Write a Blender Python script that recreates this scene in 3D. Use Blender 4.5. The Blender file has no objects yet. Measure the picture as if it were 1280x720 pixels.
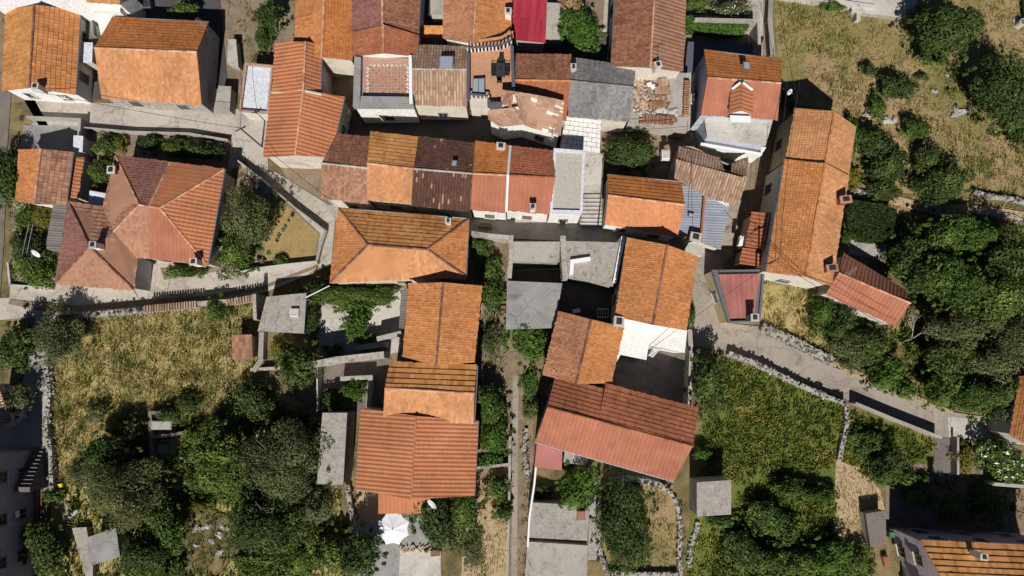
import bpy, bmesh, math, random
import numpy as np
from mathutils import Vector, Matrix
C = bpy.context.scene.collection
SC = bpy.context.scene
R = random.Random(7)
CAMH = 65.0
F = 640/math.tan(math.radians(36.87))
TILT = math.radians(6.0)
ct, st = math.cos(TILT), math.sin(TILT)

def W(px, py, z=0.0):
    """point of the village seen at a place of the survey photograph, at height z (metres)"""
    x, y = (px-640)/F, (360-py)/F
    dy, dz = y*ct+st, y*st-ct
    t = (CAMH-z)/(-dz)
    return Vector((x*t, dy*t, z))

# ------------------------------------------------------------------ materials
MAT = {}
def nodes(name):
    m = bpy.data.materials.new(name); m.use_nodes = True
    nt = m.node_tree; nt.nodes.clear()
    out = nt.nodes.new('ShaderNodeOutputMaterial'); b = nt.nodes.new('ShaderNodeBsdfPrincipled')
    nt.links.new(b.outputs[0], out.inputs[0]); MAT[name] = m
    return m, nt, b
def ramp(nt, cols, fac, pos=None):
    r = nt.nodes.new('ShaderNodeValToRGB'); el = r.color_ramp.elements
    n = len(cols)
    for i, c in enumerate(cols):
        p = pos[i] if pos else i/(n-1)
        e = el[i] if i < 2 else el.new(p)
        e.position = p; e.color = (*c, 1)
    nt.links.new(fac, r.inputs[0]); return r.outputs[0]
def noise(nt, scale, detail=4, rough=.6, dist=0, vec=None):
    n = nt.nodes.new('ShaderNodeTexNoise'); n.inputs['Scale'].default_value = scale
    n.inputs['Detail'].default_value = detail; n.inputs['Roughness'].default_value = rough
    n.inputs['Distortion'].default_value = dist
    if vec is None:
        g = nt.nodes.new('ShaderNodeNewGeometry'); vec = g.outputs['Position']
    nt.links.new(vec, n.inputs['Vector']); return n.outputs['Fac']
def mix(nt, a, b, fac, mode='MIX'):
    m = nt.nodes.new('ShaderNodeMix'); m.data_type = 'RGBA'; m.blend_type = mode
    for s, v in ((m.inputs['A'], a), (m.inputs['B'], b), (m.inputs['Factor'], fac)):
        if hasattr(v, 'links') or isinstance(v, bpy.types.NodeSocket): nt.links.new(v, s)
        elif isinstance(v, tuple): s.default_value = (*v, 1)
        else: s.default_value = v
    return m.outputs['Result']
def mrange(nt, v, a, b, lo=0, hi=1):
    m = nt.nodes.new('ShaderNodeMapRange'); m.inputs[1].default_value = a; m.inputs[2].default_value = b
    m.inputs[3].default_value = lo; m.inputs[4].default_value = hi
    nt.links.new(v, m.inputs[0]); return m.outputs[0]
def bump(nt, b, h, s, d=.05):
    n = nt.nodes.new('ShaderNodeBump'); n.inputs['Strength'].default_value = s; n.inputs['Distance'].default_value = d
    nt.links.new(h, n.inputs['Height']); nt.links.new(n.outputs[0], b.inputs['Normal'])

def surf(name, cols, scale=1.0, scale2=8.0, rough=.9, bmp=.3, stain=None, stain_scale=.35, metal=0, spots=None, crack=0):
    """mottled surface: broad noise picks between colours, fine noise breaks it up, optional stains"""
    m, nt, b = nodes(name)
    n1 = noise(nt, scale, 5, .65, .3); n2 = noise(nt, scale2, 6, .7)
    c = ramp(nt, cols, mrange(nt, n1, .3, .7))
    c = mix(nt, c, ramp(nt, [(.55,)*3, (1.0,)*3, (1.3,)*3], mrange(nt, n2, .3, .7)), .75, 'MULTIPLY')
    if stain:
        s = mrange(nt, noise(nt, stain_scale, 7, .72, .8), .54, .68)
        c = mix(nt, c, stain, s)
    if spots:
        s = mrange(nt, noise(nt, 2.2, 8, .8), .60, .66); c = mix(nt, c, spots, s)
    if crack:
        g = nt.nodes.new('ShaderNodeNewGeometry'); vm = nt.nodes.new('ShaderNodeVectorMath'); vm.operation = 'MULTIPLY_ADD'
        nz = nt.nodes.new('ShaderNodeTexNoise'); nz.inputs['Scale'].default_value = 1.3; nz.inputs['Detail'].default_value = 5
        nt.links.new(g.outputs['Position'], nz.inputs['Vector']); nt.links.new(nz.outputs['Color'], vm.inputs[0]); vm.inputs[1].default_value = (1.3,1.3,1.3); nt.links.new(g.outputs['Position'], vm.inputs[2])
        vo = nt.nodes.new('ShaderNodeTexVoronoi'); vo.feature = 'DISTANCE_TO_EDGE'; vo.inputs['Scale'].default_value = crack; nt.links.new(vm.outputs[0], vo.inputs['Vector'])
        cr = mrange(nt, vo.outputs['Distance'], .006, .022, .75, 0)
        gate = mrange(nt, noise(nt, .22, 3), .46, .56)
        mu = nt.nodes.new('ShaderNodeMath'); mu.operation = 'MULTIPLY'; nt.links.new(cr, mu.inputs[0]); nt.links.new(gate, mu.inputs[1])
        c = mix(nt, c, tuple(v*.35 for v in cols[0]), mu.outputs[0])
        pz = mrange(nt, noise(nt, .17, 3, .5, 1.2), .50, .53, 0, .35)          # repaired areas of another pour
        c = mix(nt, c, tuple(v*1.25 for v in cols[-1]), pz)
        ds = mrange(nt, noise(nt, 1.1, 9, .85, .3), .57, .66, 0, .7)
        c = mix(nt, c, tuple(v*.5 for v in cols[0]), ds)
    nt.links.new(c, b.inputs['Base Color']); b.inputs['Roughness'].default_value = rough
    b.inputs['Metallic'].default_value = metal
    b.inputs['Specular IOR Level'].default_value = .3
    if bmp: bump(nt, b, n2, bmp)
    return m
def tilemat(name, cols, dirt=(.10,.06,.045), dirt_amt=.5, pos=None, rough=.85, patch=.25):
    """clay tiles: every tile has its own tone (mesh attribute), with lichen and weather stains across"""
    m, nt, b = nodes(name)
    a = nt.nodes.new('ShaderNodeAttribute'); a.attribute_name = 'tone'
    c = ramp(nt, cols, a.outputs['Fac'], pos)
    br = ramp(nt, [(.72,)*3, (1.0,)*3, (1.22,)*3], mrange(nt, noise(nt, patch, 4, .6, .4), .3, .7))
    c = mix(nt, c, br, .8, 'MULTIPLY')
    f2 = noise(nt, 9, 4, .7)
    c = mix(nt, c, ramp(nt, [(.75,)*3, (1.15,)*3], f2), .7, 'MULTIPLY')
    s = mrange(nt, noise(nt, .9, 8, .78, .6), .56, .70, 0, dirt_amt)
    c = mix(nt, c, dirt, s)
    nt.links.new(c, b.inputs['Base Color']); b.inputs['Roughness'].default_value = rough
    b.inputs['Specular IOR Level'].default_value = .25
    bump(nt, b, f2, .25, .02)
    return m
def leafmat(name, cols, trans=.25):
    m, nt, b = nodes(name)
    a = nt.nodes.new('ShaderNodeAttribute'); a.attribute_name = 'tone'
    c = ramp(nt, cols, a.outputs['Fac'])
    oi = nt.nodes.new('ShaderNodeObjectInfo')
    c = mix(nt, c, ramp(nt, [(.75,.8,.7), (1.0,1.0,1.0), (1.25,1.1,1.0)], oi.outputs['Random']), .8, 'MULTIPLY')
    nt.links.new(c, b.inputs['Base Color']); b.inputs['Roughness'].default_value = .65
    b.inputs['Specular IOR Level'].default_value = .25
    t = nt.nodes.new('ShaderNodeBsdfTranslucent'); nt.links.new(c, t.inputs[0])
    mx = nt.nodes.new('ShaderNodeMixShader'); mx.inputs[0].default_value = trans
    nt.links.new(b.outputs[0], mx.inputs[1]); nt.links.new(t.outputs[0], mx.inputs[2])
    out = [n for n in nt.nodes if n.type == 'OUTPUT_MATERIAL'][0]
    nt.links.new(mx.outputs[0], out.inputs[0])
    return m
def plain(name, col, rough=.6, metal=0, var=.25):
    m, nt, b = nodes(name)
    n = noise(nt, 6, 5, .7)
    c = mix(nt, col, ramp(nt, [(1-var,)*3, (1+var*.6,)*3], n), 1.0, 'MULTIPLY')
    nt.links.new(c, b.inputs['Base Color']); b.inputs['Roughness'].default_value = rough; b.inputs['Metallic'].default_value = metal
    return m

# roofs
tilemat('t_orange', [(.36,.14,.045), (.47,.19,.066), (.56,.25,.10)])
tilemat('t_pale', [(.40,.175,.072), (.49,.225,.098), (.57,.30,.155)], dirt_amt=.35)
tilemat('t_blotch', [(.27,.12,.065), (.39,.175,.09), (.47,.235,.135)], dirt_amt=.75)
tilemat('t_deep', [(.36,.12,.035), (.46,.17,.05), (.52,.20,.065)], dirt_amt=.35)
tilemat('t_amber', [(.36,.15,.045), (.50,.23,.075), (.58,.29,.11)], dirt_amt=.4)
tilemat('t_coral', [(.33,.125,.072), (.375,.145,.085), (.42,.17,.10)], dirt_amt=.25, patch=.5)
tilemat('t_apricot', [(.42,.165,.07), (.49,.20,.09), (.55,.25,.12)], dirt_amt=.2)
tilemat('t_red', [(.26,.085,.04), (.34,.12,.06), (.39,.15,.08)], dirt_amt=.3)
tilemat('t_new', [(.36,.135,.062), (.43,.17,.08), (.48,.20,.095)], dirt_amt=.15)
tilemat('t_brown', [(.15,.062,.036), (.24,.105,.062), (.33,.155,.095)], dirt_amt=.6)
tilemat('t_dark', [(.085,.042,.03), (.12,.058,.042), (.16,.078,.055), (.42,.24,.15)], pos=[0,.5,.885,.9], dirt=(.06,.04,.035))
tilemat('t_wine', [(.17,.075,.055), (.23,.105,.08), (.29,.14,.11)], dirt_amt=.5)
tilemat('t_umber', [(.20,.10,.062), (.31,.16,.10), (.42,.23,.15)], dirt_amt=.6)
tilemat('t_tan', [(.26,.165,.11), (.40,.27,.185), (.52,.38,.28)], dirt=(.16,.12,.09), dirt_amt=.5)
tilemat('t_streak', [(.26,.15,.095), (.36,.22,.145), (.42,.27,.19), (.74,.64,.54)], pos=[0,.5,.885,.90], dirt_amt=.2)
tilemat('t_blush', [(.34,.17,.105), (.42,.22,.14), (.29,.14,.085)], dirt_amt=.35)
tilemat('t_shingle', [(.15,.14,.14), (.20,.19,.19), (.25,.24,.235)], dirt=(.12,.115,.115), dirt_amt=.4)
tilemat('t_blue', [(.19,.205,.25), (.225,.24,.285), (.26,.275,.315)], dirt=(.25,.25,.27), dirt_amt=.4, rough=.5)
tilemat('t_greymetal', [(.13,.12,.12), (.18,.165,.16), (.22,.20,.19)], dirt_amt=.4, rough=.6)
tilemat('t_crimson', [(.30,.025,.045), (.36,.035,.055), (.40,.045,.07)], dirt=(.2,.03,.04), dirt_amt=.3, rough=.5)
tilemat('t_rose', [(.35,.125,.11), (.40,.15,.13), (.44,.175,.15)], dirt=(.3,.16,.13), dirt_amt=.4, rough=.6)
tilemat('t_cap', [(.40,.17,.09), (.52,.27,.17), (.58,.36,.26)], dirt_amt=.3)
tilemat('t_capdark', [(.13,.06,.045), (.22,.10,.07), (.30,.16,.12)], dirt_amt=.4)
tilemat('t_capgrey', [(.32,.28,.25), (.42,.37,.33), (.5,.45,.4)], dirt_amt=.3)
# masonry and ground
surf('white', [(.72,.70,.66), (.80,.78,.75)], .4, 5, .8, .1, stain=(.55,.51,.45))
surf('cream', [(.55,.50,.42), (.66,.60,.51)], .5, 6, .85, .2, stain=(.42,.37,.30))
surf('plaster', [(.40,.37,.33), (.52,.48,.43)], .6, 7, .9, .3, stain=(.28,.25,.22))
surf('yellow', [(.50,.40,.22), (.58,.47,.28)], .5, 6, .9, .2, stain=(.38,.31,.2))
surf('bluish', [(.42,.44,.50), (.50,.52,.58)], .4, 5, .85, .15, stain=(.36,.37,.42))
surf('mauve', [(.30,.25,.26), (.38,.31,.32)], .5, 5, .9, .2, stain=(.24,.21,.22))
surf('stonewall', [(.24,.21,.18), (.40,.36,.31), (.5,.46,.41)], 3.5, 14, .95, 1.0, stain=(.2,.17,.14), stain_scale=1.2)
surf('concrete', [(.29,.265,.235), (.37,.34,.305)], .35, 9, .92, .3, stain=(.20,.185,.165), stain_scale=.5, crack=0.45)
surf('concrete_pale', [(.40,.37,.33), (.49,.46,.415)], .4, 9, .92, .3, stain=(.26,.24,.21), stain_scale=.6, crack=0.45)
surf('concrete_grey', [(.22,.21,.205), (.285,.275,.265)], .4, 9, .92, .3, stain=(.16,.15,.145), stain_scale=.5, crack=0.45)
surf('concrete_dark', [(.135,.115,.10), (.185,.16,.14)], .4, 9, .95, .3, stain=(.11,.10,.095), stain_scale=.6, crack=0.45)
surf('lichen_slab', [(.28,.26,.23), (.38,.35,.31)], 1.4, 6, .95, .5, stain=(.14,.125,.11), stain_scale=1.6, spots=(.46,.43,.39))
surf('road', [(.34,.305,.26), (.425,.385,.335)], .25, 7, .93, .35, stain=(.21,.175,.135), stain_scale=.4, crack=0.3)
surf('lane', [(.25,.212,.175), (.325,.28,.235)], .3, 7, .93, .35, stain=(.185,.15,.115), stain_scale=.45, crack=.3)
surf('whitewash', [(.76,.745,.71), (.82,.805,.775)], .4, 5, .8, .1, stain=(.66,.63,.58))
surf('shade_paving', [(.06,.055,.052), (.09,.082,.078)], .6, 9, .95, .4, stain=(.045,.042,.04))  # near-black floor: deep shade of alley and courtyards put into its colour
surf('dirt', [(.17,.125,.085), (.27,.205,.14)], .8, 7, .97, .6, stain=(.12,.09,.06), stain_scale=.7)
surf('sandy', [(.36,.265,.16), (.46,.35,.22)], .9, 7, .97, .5, stain=(.25,.18,.10), stain_scale=.7)
surf('gravel', [(.30,.27,.24), (.40,.37,.33)], 1.5, 14, .97, .9, stain=(.24,.21,.18))
surf('pebble', [(.36,.33,.29), (.50,.47,.42)], 5, 12, .95, .6, spots=(.25,.22,.19))
tilemat('rock', [(.08,.073,.06), (.17,.16,.14), (.25,.235,.21), (.34,.32,.29)], dirt=(.13,.12,.07), dirt_amt=.7)
tilemat('rockpale', [(.11,.10,.085), (.23,.215,.19), (.32,.305,.28), (.44,.425,.40)], dirt=(.16,.15,.10), dirt_amt=.6)
tilemat('boulder', [(.27,.26,.24), (.37,.36,.335), (.46,.45,.425)], dirt=(.17,.16,.12), dirt_amt=.7)
surf('ground', [(.085,.07,.03), (.17,.13,.06), (.27,.205,.10)], .45, 7, .97, .6, stain=(.06,.065,.02), stain_scale=.6)
surf('meadow', [(.10,.115,.03), (.19,.165,.06), (.28,.21,.095), (.33,.225,.12), (.20,.135,.075)], .09, 6, .97, .6, stain=(.12,.13,.03), stain_scale=.35)
surf('drygrass', [(.20,.18,.055), (.34,.27,.11), (.46,.35,.17)], .35, 6, .97, .7, stain=(.10,.10,.025), stain_scale=.5)
surf('mown', [(.26,.19,.075), (.36,.265,.115)], .5, 8, .97, .5, stain=(.2,.135,.05), stain_scale=.8)
surf('greenfield', [(.07,.10,.02), (.115,.14,.026), (.18,.16,.04)], .5, 6, .97, .8, stain=(.04,.06,.012), stain_scale=.8)
surf('terrafloor', [(.42,.22,.125), (.50,.27,.16)], 1.2, 6, .85, .1)
surf('copper', [(.36,.22,.17), (.42,.27,.21)], 1.2, 6, .8, .1)
surf('lightroof', [(.55,.58,.63), (.62,.64,.69)], .5, 4, .7, .05, stain=(.48,.5,.54))
plain('metal', (.42,.43,.45), .4, .5); plain('greymetal', (.17,.175,.19), .5, .3); plain('darkmetal', (.05,.05,.055), .5, .3)
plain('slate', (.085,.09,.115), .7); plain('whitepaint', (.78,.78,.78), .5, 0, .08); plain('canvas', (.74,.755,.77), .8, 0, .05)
plain('glass', (.03,.035,.04), .08); plain('glasspale', (.30,.34,.36), .1); plain('shutter', (.05,.10,.07), .7)
plain('wood', (.20,.11,.06), .8); plain('woodpale', (.45,.35,.22), .85); plain('door', (.12,.06,.035), .7)
plain('yellowplastic', (.75,.55,.02), .5); plain('black', (.02,.02,.022), .6); plain('rubber', (.018,.018,.02), .8)
plain('carpaint', (.03,.035,.045), .2); plain('bluetint', (.1,.22,.4), .4); plain('bark', (.12,.095,.07), .95); plain('barkpale', (.32,.29,.26), .95)
plain('greenpaint', (.05,.16,.10), .5); plain('rust', (.28,.12,.06), .8)
plain('dish', (.62,.62,.62), .5); plain('panel', (.42,.46,.54), .35); plain('flower', (.72,.73,.68), .7, 0, .1)
# foliage
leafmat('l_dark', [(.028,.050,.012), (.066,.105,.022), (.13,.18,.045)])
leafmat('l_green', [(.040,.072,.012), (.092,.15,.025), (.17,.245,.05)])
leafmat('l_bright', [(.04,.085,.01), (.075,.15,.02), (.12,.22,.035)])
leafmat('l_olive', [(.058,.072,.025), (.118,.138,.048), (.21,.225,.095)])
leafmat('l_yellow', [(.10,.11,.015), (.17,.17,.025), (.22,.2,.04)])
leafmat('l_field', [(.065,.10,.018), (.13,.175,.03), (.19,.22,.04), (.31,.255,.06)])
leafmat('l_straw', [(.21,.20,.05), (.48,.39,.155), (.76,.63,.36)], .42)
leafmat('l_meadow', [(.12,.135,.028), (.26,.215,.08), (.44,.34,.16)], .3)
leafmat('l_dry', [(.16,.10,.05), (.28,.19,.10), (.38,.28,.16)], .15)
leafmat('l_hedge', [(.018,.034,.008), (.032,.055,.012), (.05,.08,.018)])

# ------------------------------------------------------------------ mesh building
ORG = {}
class MB:
    def __init__(s): s.v=[]; s.f=[]; s.m=[]; s.t=[]
    def poly(s, vs, mat=0, t=None):
        n=len(s.v); s.v += [tuple(p) for p in vs]; s.f.append(tuple(range(n,n+len(vs)))); s.m.append(mat); s.t.append(R.random() if t is None else t)
    def raw(s, vs, fs, mat=0, ts=None):
        n=len(s.v); s.v += [tuple(p) for p in vs]
        for i,f in enumerate(fs):
            s.f.append(tuple(n+k for k in f)); s.m.append(mat); s.t.append(R.random() if ts is None else ts[i])
    def box(s, c, sx, sy, sz, rot=0, mat=0, t=None):
        """box whose base centre is c"""
        co, si = math.cos(rot), math.sin(rot); vs=[]
        for z in (0, sz):
            for x,y in ((-1,-1),(1,-1),(1,1),(-1,1)):
                a,b = x*sx/2, y*sy/2
                vs.append((c[0]+a*co-b*si, c[1]+a*si+b*co, c[2]+z))
        s.raw(vs, [(3,2,1,0),(4,5,6,7),(0,1,5,4),(1,2,6,5),(2,3,7,6),(3,0,4,7)], mat, None if t is None else [t]*6)
    def prism(s, top, z0, mat=0, thick=None, topmat=None):
        """vertical prism below a ring of 3-D points: to level z0, or of given thickness"""
        top=[Vector(p) for p in top]
        if sum((top[i].x*top[(i+1)%len(top)].y-top[(i+1)%len(top)].x*top[i].y) for i in range(len(top)))<0: top.reverse()
        n=len(top); bot=[Vector((p.x,p.y,(p.z-thick) if thick else z0)) for p in top]
        s.raw(top+bot, [tuple(range(n))], mat if topmat is None else topmat)
        k=len(s.v)-2*n
        s.f.append(tuple(k+n+i for i in reversed(range(n)))); s.m.append(mat); s.t.append(.5)
        for i in range(n):
            j=(i+1)%n; s.f.append((k+i,k+n+i,k+n+j,k+j)); s.m.append(mat); s.t.append(R.random())
    def tube(s, p, q, r0, r1=None, n=8, mat=0, cap=True):
        p=Vector(p); q=Vector(q); r1=r0 if r1 is None else r1
        d=(q-p).normalized(); a=d.orthogonal().normalized(); b=d.cross(a)
        vs=[]
        for c,r in ((p,r0),(q,r1)):
            for i in range(n):
                th=2*math.pi*i/n; vs.append(c+a*math.cos(th)*r+b*math.sin(th)*r)
        fs=[(i,(i+1)%n,n+(i+1)%n,n+i) for i in range(n)]
        if cap: fs += [tuple(reversed(range(n))), tuple(range(n,2*n))]
        s.raw(vs, fs, mat)
    def rock(s, c, sx, sy, sz, mat=0, rng=R):
        ph=(1+5**.5)/2
        vs=[(-1,ph,0),(1,ph,0),(-1,-ph,0),(1,-ph,0),(0,-1,ph),(0,1,ph),(0,-1,-ph),(0,1,-ph),(ph,0,-1),(ph,0,1),(-ph,0,-1),(-ph,0,1)]
        fs=[(0,11,5),(0,5,1),(0,1,7),(0,7,10),(0,10,11),(1,5,9),(5,11,4),(11,10,2),(10,7,6),(7,1,8),(3,9,4),(3,4,2),(3,2,6),(3,6,8),(3,8,9),(4,9,5),(2,4,11),(6,2,10),(8,6,7),(9,8,1)]
        a=rng.random()*6.3; co,si=math.cos(a),math.sin(a); out=[]
        for v in vs:
            k=(.75+.5*rng.random())/1.9
            x,y,z=v[0]*sx*k/2*1.9/1.6,v[1]*sy*k/2*1.9/1.6,v[2]*sz*k/2*1.9/1.6
            out.append((c[0]+x*co-y*si,c[1]+x*si+y*co,c[2]+z))
        s.raw(out,fs,mat,[min(.999,max(0,rng.random()))]*20)
    def build(s, name, mats, parent=None, smooth=False):
        if not s.f: return None
        me=bpy.data.meshes.new(name)
        o0=ORG.get(parent.name, Vector((0,0,0))) if parent else Vector((0,0,0))
        me.from_pydata([(v[0]-o0.x,v[1]-o0.y,v[2]-o0.z) for v in s.v], [], s.f)
        if isinstance(mats,str): mats=[mats]
        for m in mats: me.materials.append(MAT[m])
        me.polygons.foreach_set('material_index', s.m)
        at=me.attributes.new('tone','FLOAT','FACE'); at.data.foreach_set('value', s.t)
        if smooth: me.polygons.foreach_set('use_smooth',[True]*len(s.f))
        me.update()
        o=bpy.data.objects.new(name, me); C.objects.link(o)
        if parent: o.parent=parent
        ORG[o.name]=o0
        return o
def thing(name, label, cat, loc, group=None, kind=None):
    o=bpy.data.objects.new(name,None); C.objects.link(o); o.location=loc; o.empty_display_size=.3
    ORG[o.name]=Vector(loc); tag(o,label,cat,group,kind); return o
def tag(o, label=None, cat=None, group=None, kind=None):
    if label: o['label']=label
    if cat: o['category']=cat
    if group: o['group']=group
    if kind: o['kind']=kind
    return o
def mb_build_at(mb,name,mats,o0,smooth=False):
    o0=Vector(o0)
    mb.v=[(v[0]-o0.x,v[1]-o0.y,v[2]-o0.z) for v in mb.v]
    o=mb.build(name,mats,None,smooth); o.location=o0; ORG[o.name]=o0; return o
def struct(mb,name,mats):
    o=mb.build(name,mats); o['kind']='structure'; return o
def sheet(name, px, mat, z):
    mb=MB(); pts=[W(x,y,z) for x,y in px]; mb.poly(pts if area(pts)>0 else pts[::-1]); return struct(mb,name,mat)
def area(p): return sum(p[i][0]*p[(i+1)%len(p)][1]-p[(i+1)%len(p)][0]*p[i][1] for i in range(len(p)))/2
def inside(x,y,poly):
    c=False; n=len(poly)
    for i in range(n):
        x1,y1=poly[i][0],poly[i][1]; x2,y2=poly[i-1][0],poly[i-1][1]
        if (y1>y)!=(y2>y) and x<(x2-x1)*(y-y1)/(y2-y1)+x1: c=not c
    return c

# ------------------------------------------------------------------ roofs
#          colw course amp step nseg jitter
KIND={'flat':(.22,.27,.014,.036,2,.012), 'bold':(.30,.40,.016,.048,2,.012), 'course':(.32,.50,.016,.075,2,.012), 'coppo':(.27,.42,.10,.028,5,.02), 'barrel':(.36,.42,.06,.022,5,.006),
      'fine':(.19,.24,.018,.028,2,.012),'slat':(.55,.17,.010,.03,2,.012),'shingle':(.22,.2,0,.014,1,.006),'corr':(.24,2.2,.03,.006,4,0),'wide':(.36,1.2,.07,.02,4,.004),'seam':(.5,3,.02,.004,4,0)}
CALM={'barrel':.35,'wide':.4,'bold':.8,'flat':.8,'fine':.85}
def tile_plane(mb, P, kind, mat=0):
    colw,course,amp,step,nseg,jit=KIND[kind]
    P=[Vector(p) for p in P]
    e=(P[1]-P[0]); e.z=0; e.normalize()
    c0=sum(P,Vector())/len(P); s=Vector((-e.y,e.x,0))
    if (c0-P[0]).dot(s)<0: s=-s
    uv=np.array([[(p-P[0]).dot(e),(p-P[0]).dot(s)] for p in P]); z=np.array([p.z for p in P])
    A=np.c_[np.ones(len(P)),uv]
    if len(P)==4: A=np.c_[A,uv[:,0]*uv[:,1]]
    co=np.linalg.lstsq(A,z,rcond=None)[0]
    pitch=math.atan(abs(co[2])); cs=course*math.cos(pitch)
    u0,u1=uv[:,0].min()-.02,uv[:,0].max()+.02; v0,v1=uv[:,1].min()-.02,uv[:,1].max()+.02
    nc=max(1,int(math.ceil((u1-u0)/colw))); nr=max(1,int(math.ceil((v1-v0)/cs)))
    us=u0+np.arange(nc*nseg+1)*colw/nseg
    rg=np.random.default_rng(R.randrange(10**6))
    J=rg.random((nr+1,nc+1))*jit
    if jit>.01: J=np.where(rg.random(J.shape)<.012,J+.035,J)
    walk=np.cumsum(rg.normal(size=(nr+1,nc+1))*.10,axis=0); walk-=walk.mean(axis=0)
    tone=.5+((rg.random((nr+1,nc+1))-.5)*.8+np.clip(walk,-.35,.35)*.7+(rg.random(nc+1)-.5)*.25)*CALM.get(kind,1)
    tone=np.where(rg.random(tone.shape)<.02*(jit>.008),rg.random(tone.shape),tone)
    tone=np.clip(tone,0,.999)
    eave=abs(uv[1,1])<.01 and uv[:,1].min()>-.08
    if eave: v0=0.0; nr=max(1,int(math.ceil((v1-v0)/cs)))
    J=np.pad(J,((0,2),(0,0)),mode='edge'); tone=np.pad(tone,((0,2),(0,0)),mode='edge')
    over=(.05+.09*rg.random(nc+1))*(1 if jit>.003 else .3); sag=.035 if jit>.01 else .012
    wx,wy=rg.random(2)*6
    ph=(us-u0)/colw
    chan={'coppo':.12,'barrel':.75,'wide':.45}.get(kind,1)
    if amp>.04: hu=amp*(1-np.cos(2*np.pi*ph))*.5
    else: hu=amp*(np.abs(np.cos(np.pi*ph)))
    ci=np.minimum((np.arange(len(us))//nseg),nc)
    rows=[];tr=[]
    for k in range(nr):
        for vv,h in ((v0+k*cs,step),(v0+(k+1)*cs-.006,0.0)):
            if eave and k==0 and h>0: vv=vv-over[ci]
            else: vv=np.full(len(us),vv)
            zz=sag*np.sin(us*.9+wx+vv*.4)*np.sin(vv*.8+wy)+co[0]+co[1]*us+co[2]*vv+(co[3]*us*vv if len(P)==4 else 0)+hu+h+J[k,ci]
            rows.append(np.c_[P[0].x+e.x*us+s.x*vv,P[0].y+e.y*us+s.y*vv,zz]); tr.append(k)
    V=np.concatenate(rows); nu=len(us)
    fl=[];at=[]
    flip = (e.cross(s)).z<0
    for r in range(len(rows)-1):
        k=tr[r] if r%2==0 else tr[r+1]
        b=r*nu
        for i in range(nu-1):
            q=(b+i,b+i+1,b+nu+i+1,b+nu+i); fl.append(q[::-1] if flip else q); tt=tone[k,min(i//nseg,nc)]
            # channel tiles between the covers darkened: their dirt, and barrel shadow put into tone
            at.append(tt*chan if hu[i]+hu[i+1]<amp*.7 and amp>.04 else tt)
    me=bpy.data.meshes.new('tmp'); me.from_pydata(V.tolist(),[],fl)
    me.attributes.new('tone','FLOAT','FACE').data.foreach_set('value',at)
    bm=bmesh.new(); bm.from_mesh(me); bpy.data.meshes.remove(me)
    n=len(P)
    for i in range(n):
        a,b=P[i],P[(i+1)%n]; d=Vector((b.x-a.x,b.y-a.y,0))
        if d.length<.01 or (i==0 and eave): continue
        no=Vector((d.y,-d.x,0)).normalized()
        if (c0-a).dot(no)>0: no=-no
        bmesh.ops.bisect_plane(bm,geom=bm.verts[:]+bm.edges[:]+bm.faces[:],plane_co=(a.x,a.y,0),plane_no=no,clear_outer=True)
    lay=bm.faces.layers.float['tone']
    bm.verts.index_update()
    mb.raw([v.co[:] for v in bm.verts],[tuple(v.index for v in f.verts) for f in bm.faces],mat,[f[lay] for f in bm.faces])
    bm.free()
def ridge_line(mb,p,q,r=.10,mat=0):
    p=Vector(p);q=Vector(q);L=(q-p).length; n=max(1,int(L/.42)); d=(q-p)/n
    side=Vector((-d.y,d.x,0)).normalized(); up=Vector((0,0,1))
    for i in range(n):
        a=p+d*i; b=p+d*(i+1.06); vs=[]
        for c,rr in ((a,r*(1.05+.1*R.random())),(b,r*.92)):
            for k in range(6):
                th=math.pi*k/5; vs.append(c+side*math.cos(th)*rr+up*(math.sin(th)*rr*.8-.02))
        mb.raw(vs,[(k,k+1,7+k,6+k) for k in range(5)],mat,[R.random()]*5)

def window(parent, c, d, nrm, w=.85, h=1.15, shut='shutter', style=0):
    """window on a wall: c sill-centre point on the wall, d along the wall, nrm outward"""
    mb=MB(); rot=math.atan2(d.y,d.x)
    def bx(off,up,out,sx,sy,sz,m,mbx): 
        p=c+d*off+nrm*out; mbx.box((p.x,p.y,p.z+up),sx,sy,sz,rot,m)
    t=.07
    bx(-w/2,0,.03,t,.1,h,0,mb); bx(w/2,0,.03,t,.1,h,0,mb); bx(0,h-t,.032,w,.1,t,0,mb); bx(0,0,.032,w,.1,t,0,mb); bx(0,t,.034,.05,.08,h-2*t,0,mb)
    o=mb.build('window',[R.choice(('wood','concrete_grey','door'))],parent)
    g=MB(); bx(0,.03,.005,w,.07,h-.06,0,g); g.build('pane',['glass'],o)
    g=MB(); bx(0,-.09,.07,w+.24,.24,.07,0,g); g.build('sill',['concrete_pale'],o)
    if style:
        for sgn in (-1,1):
            g=MB(); bx(sgn*(w*.75+.06),0,.035,w*.48,.06,h,0,g)
            for k in range(5): bx(sgn*(w*.75+.06),.08+k*h/5.2,.07,w*.40,.03,.06,0,g)
            g.build('shutter',[shut],o)
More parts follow.
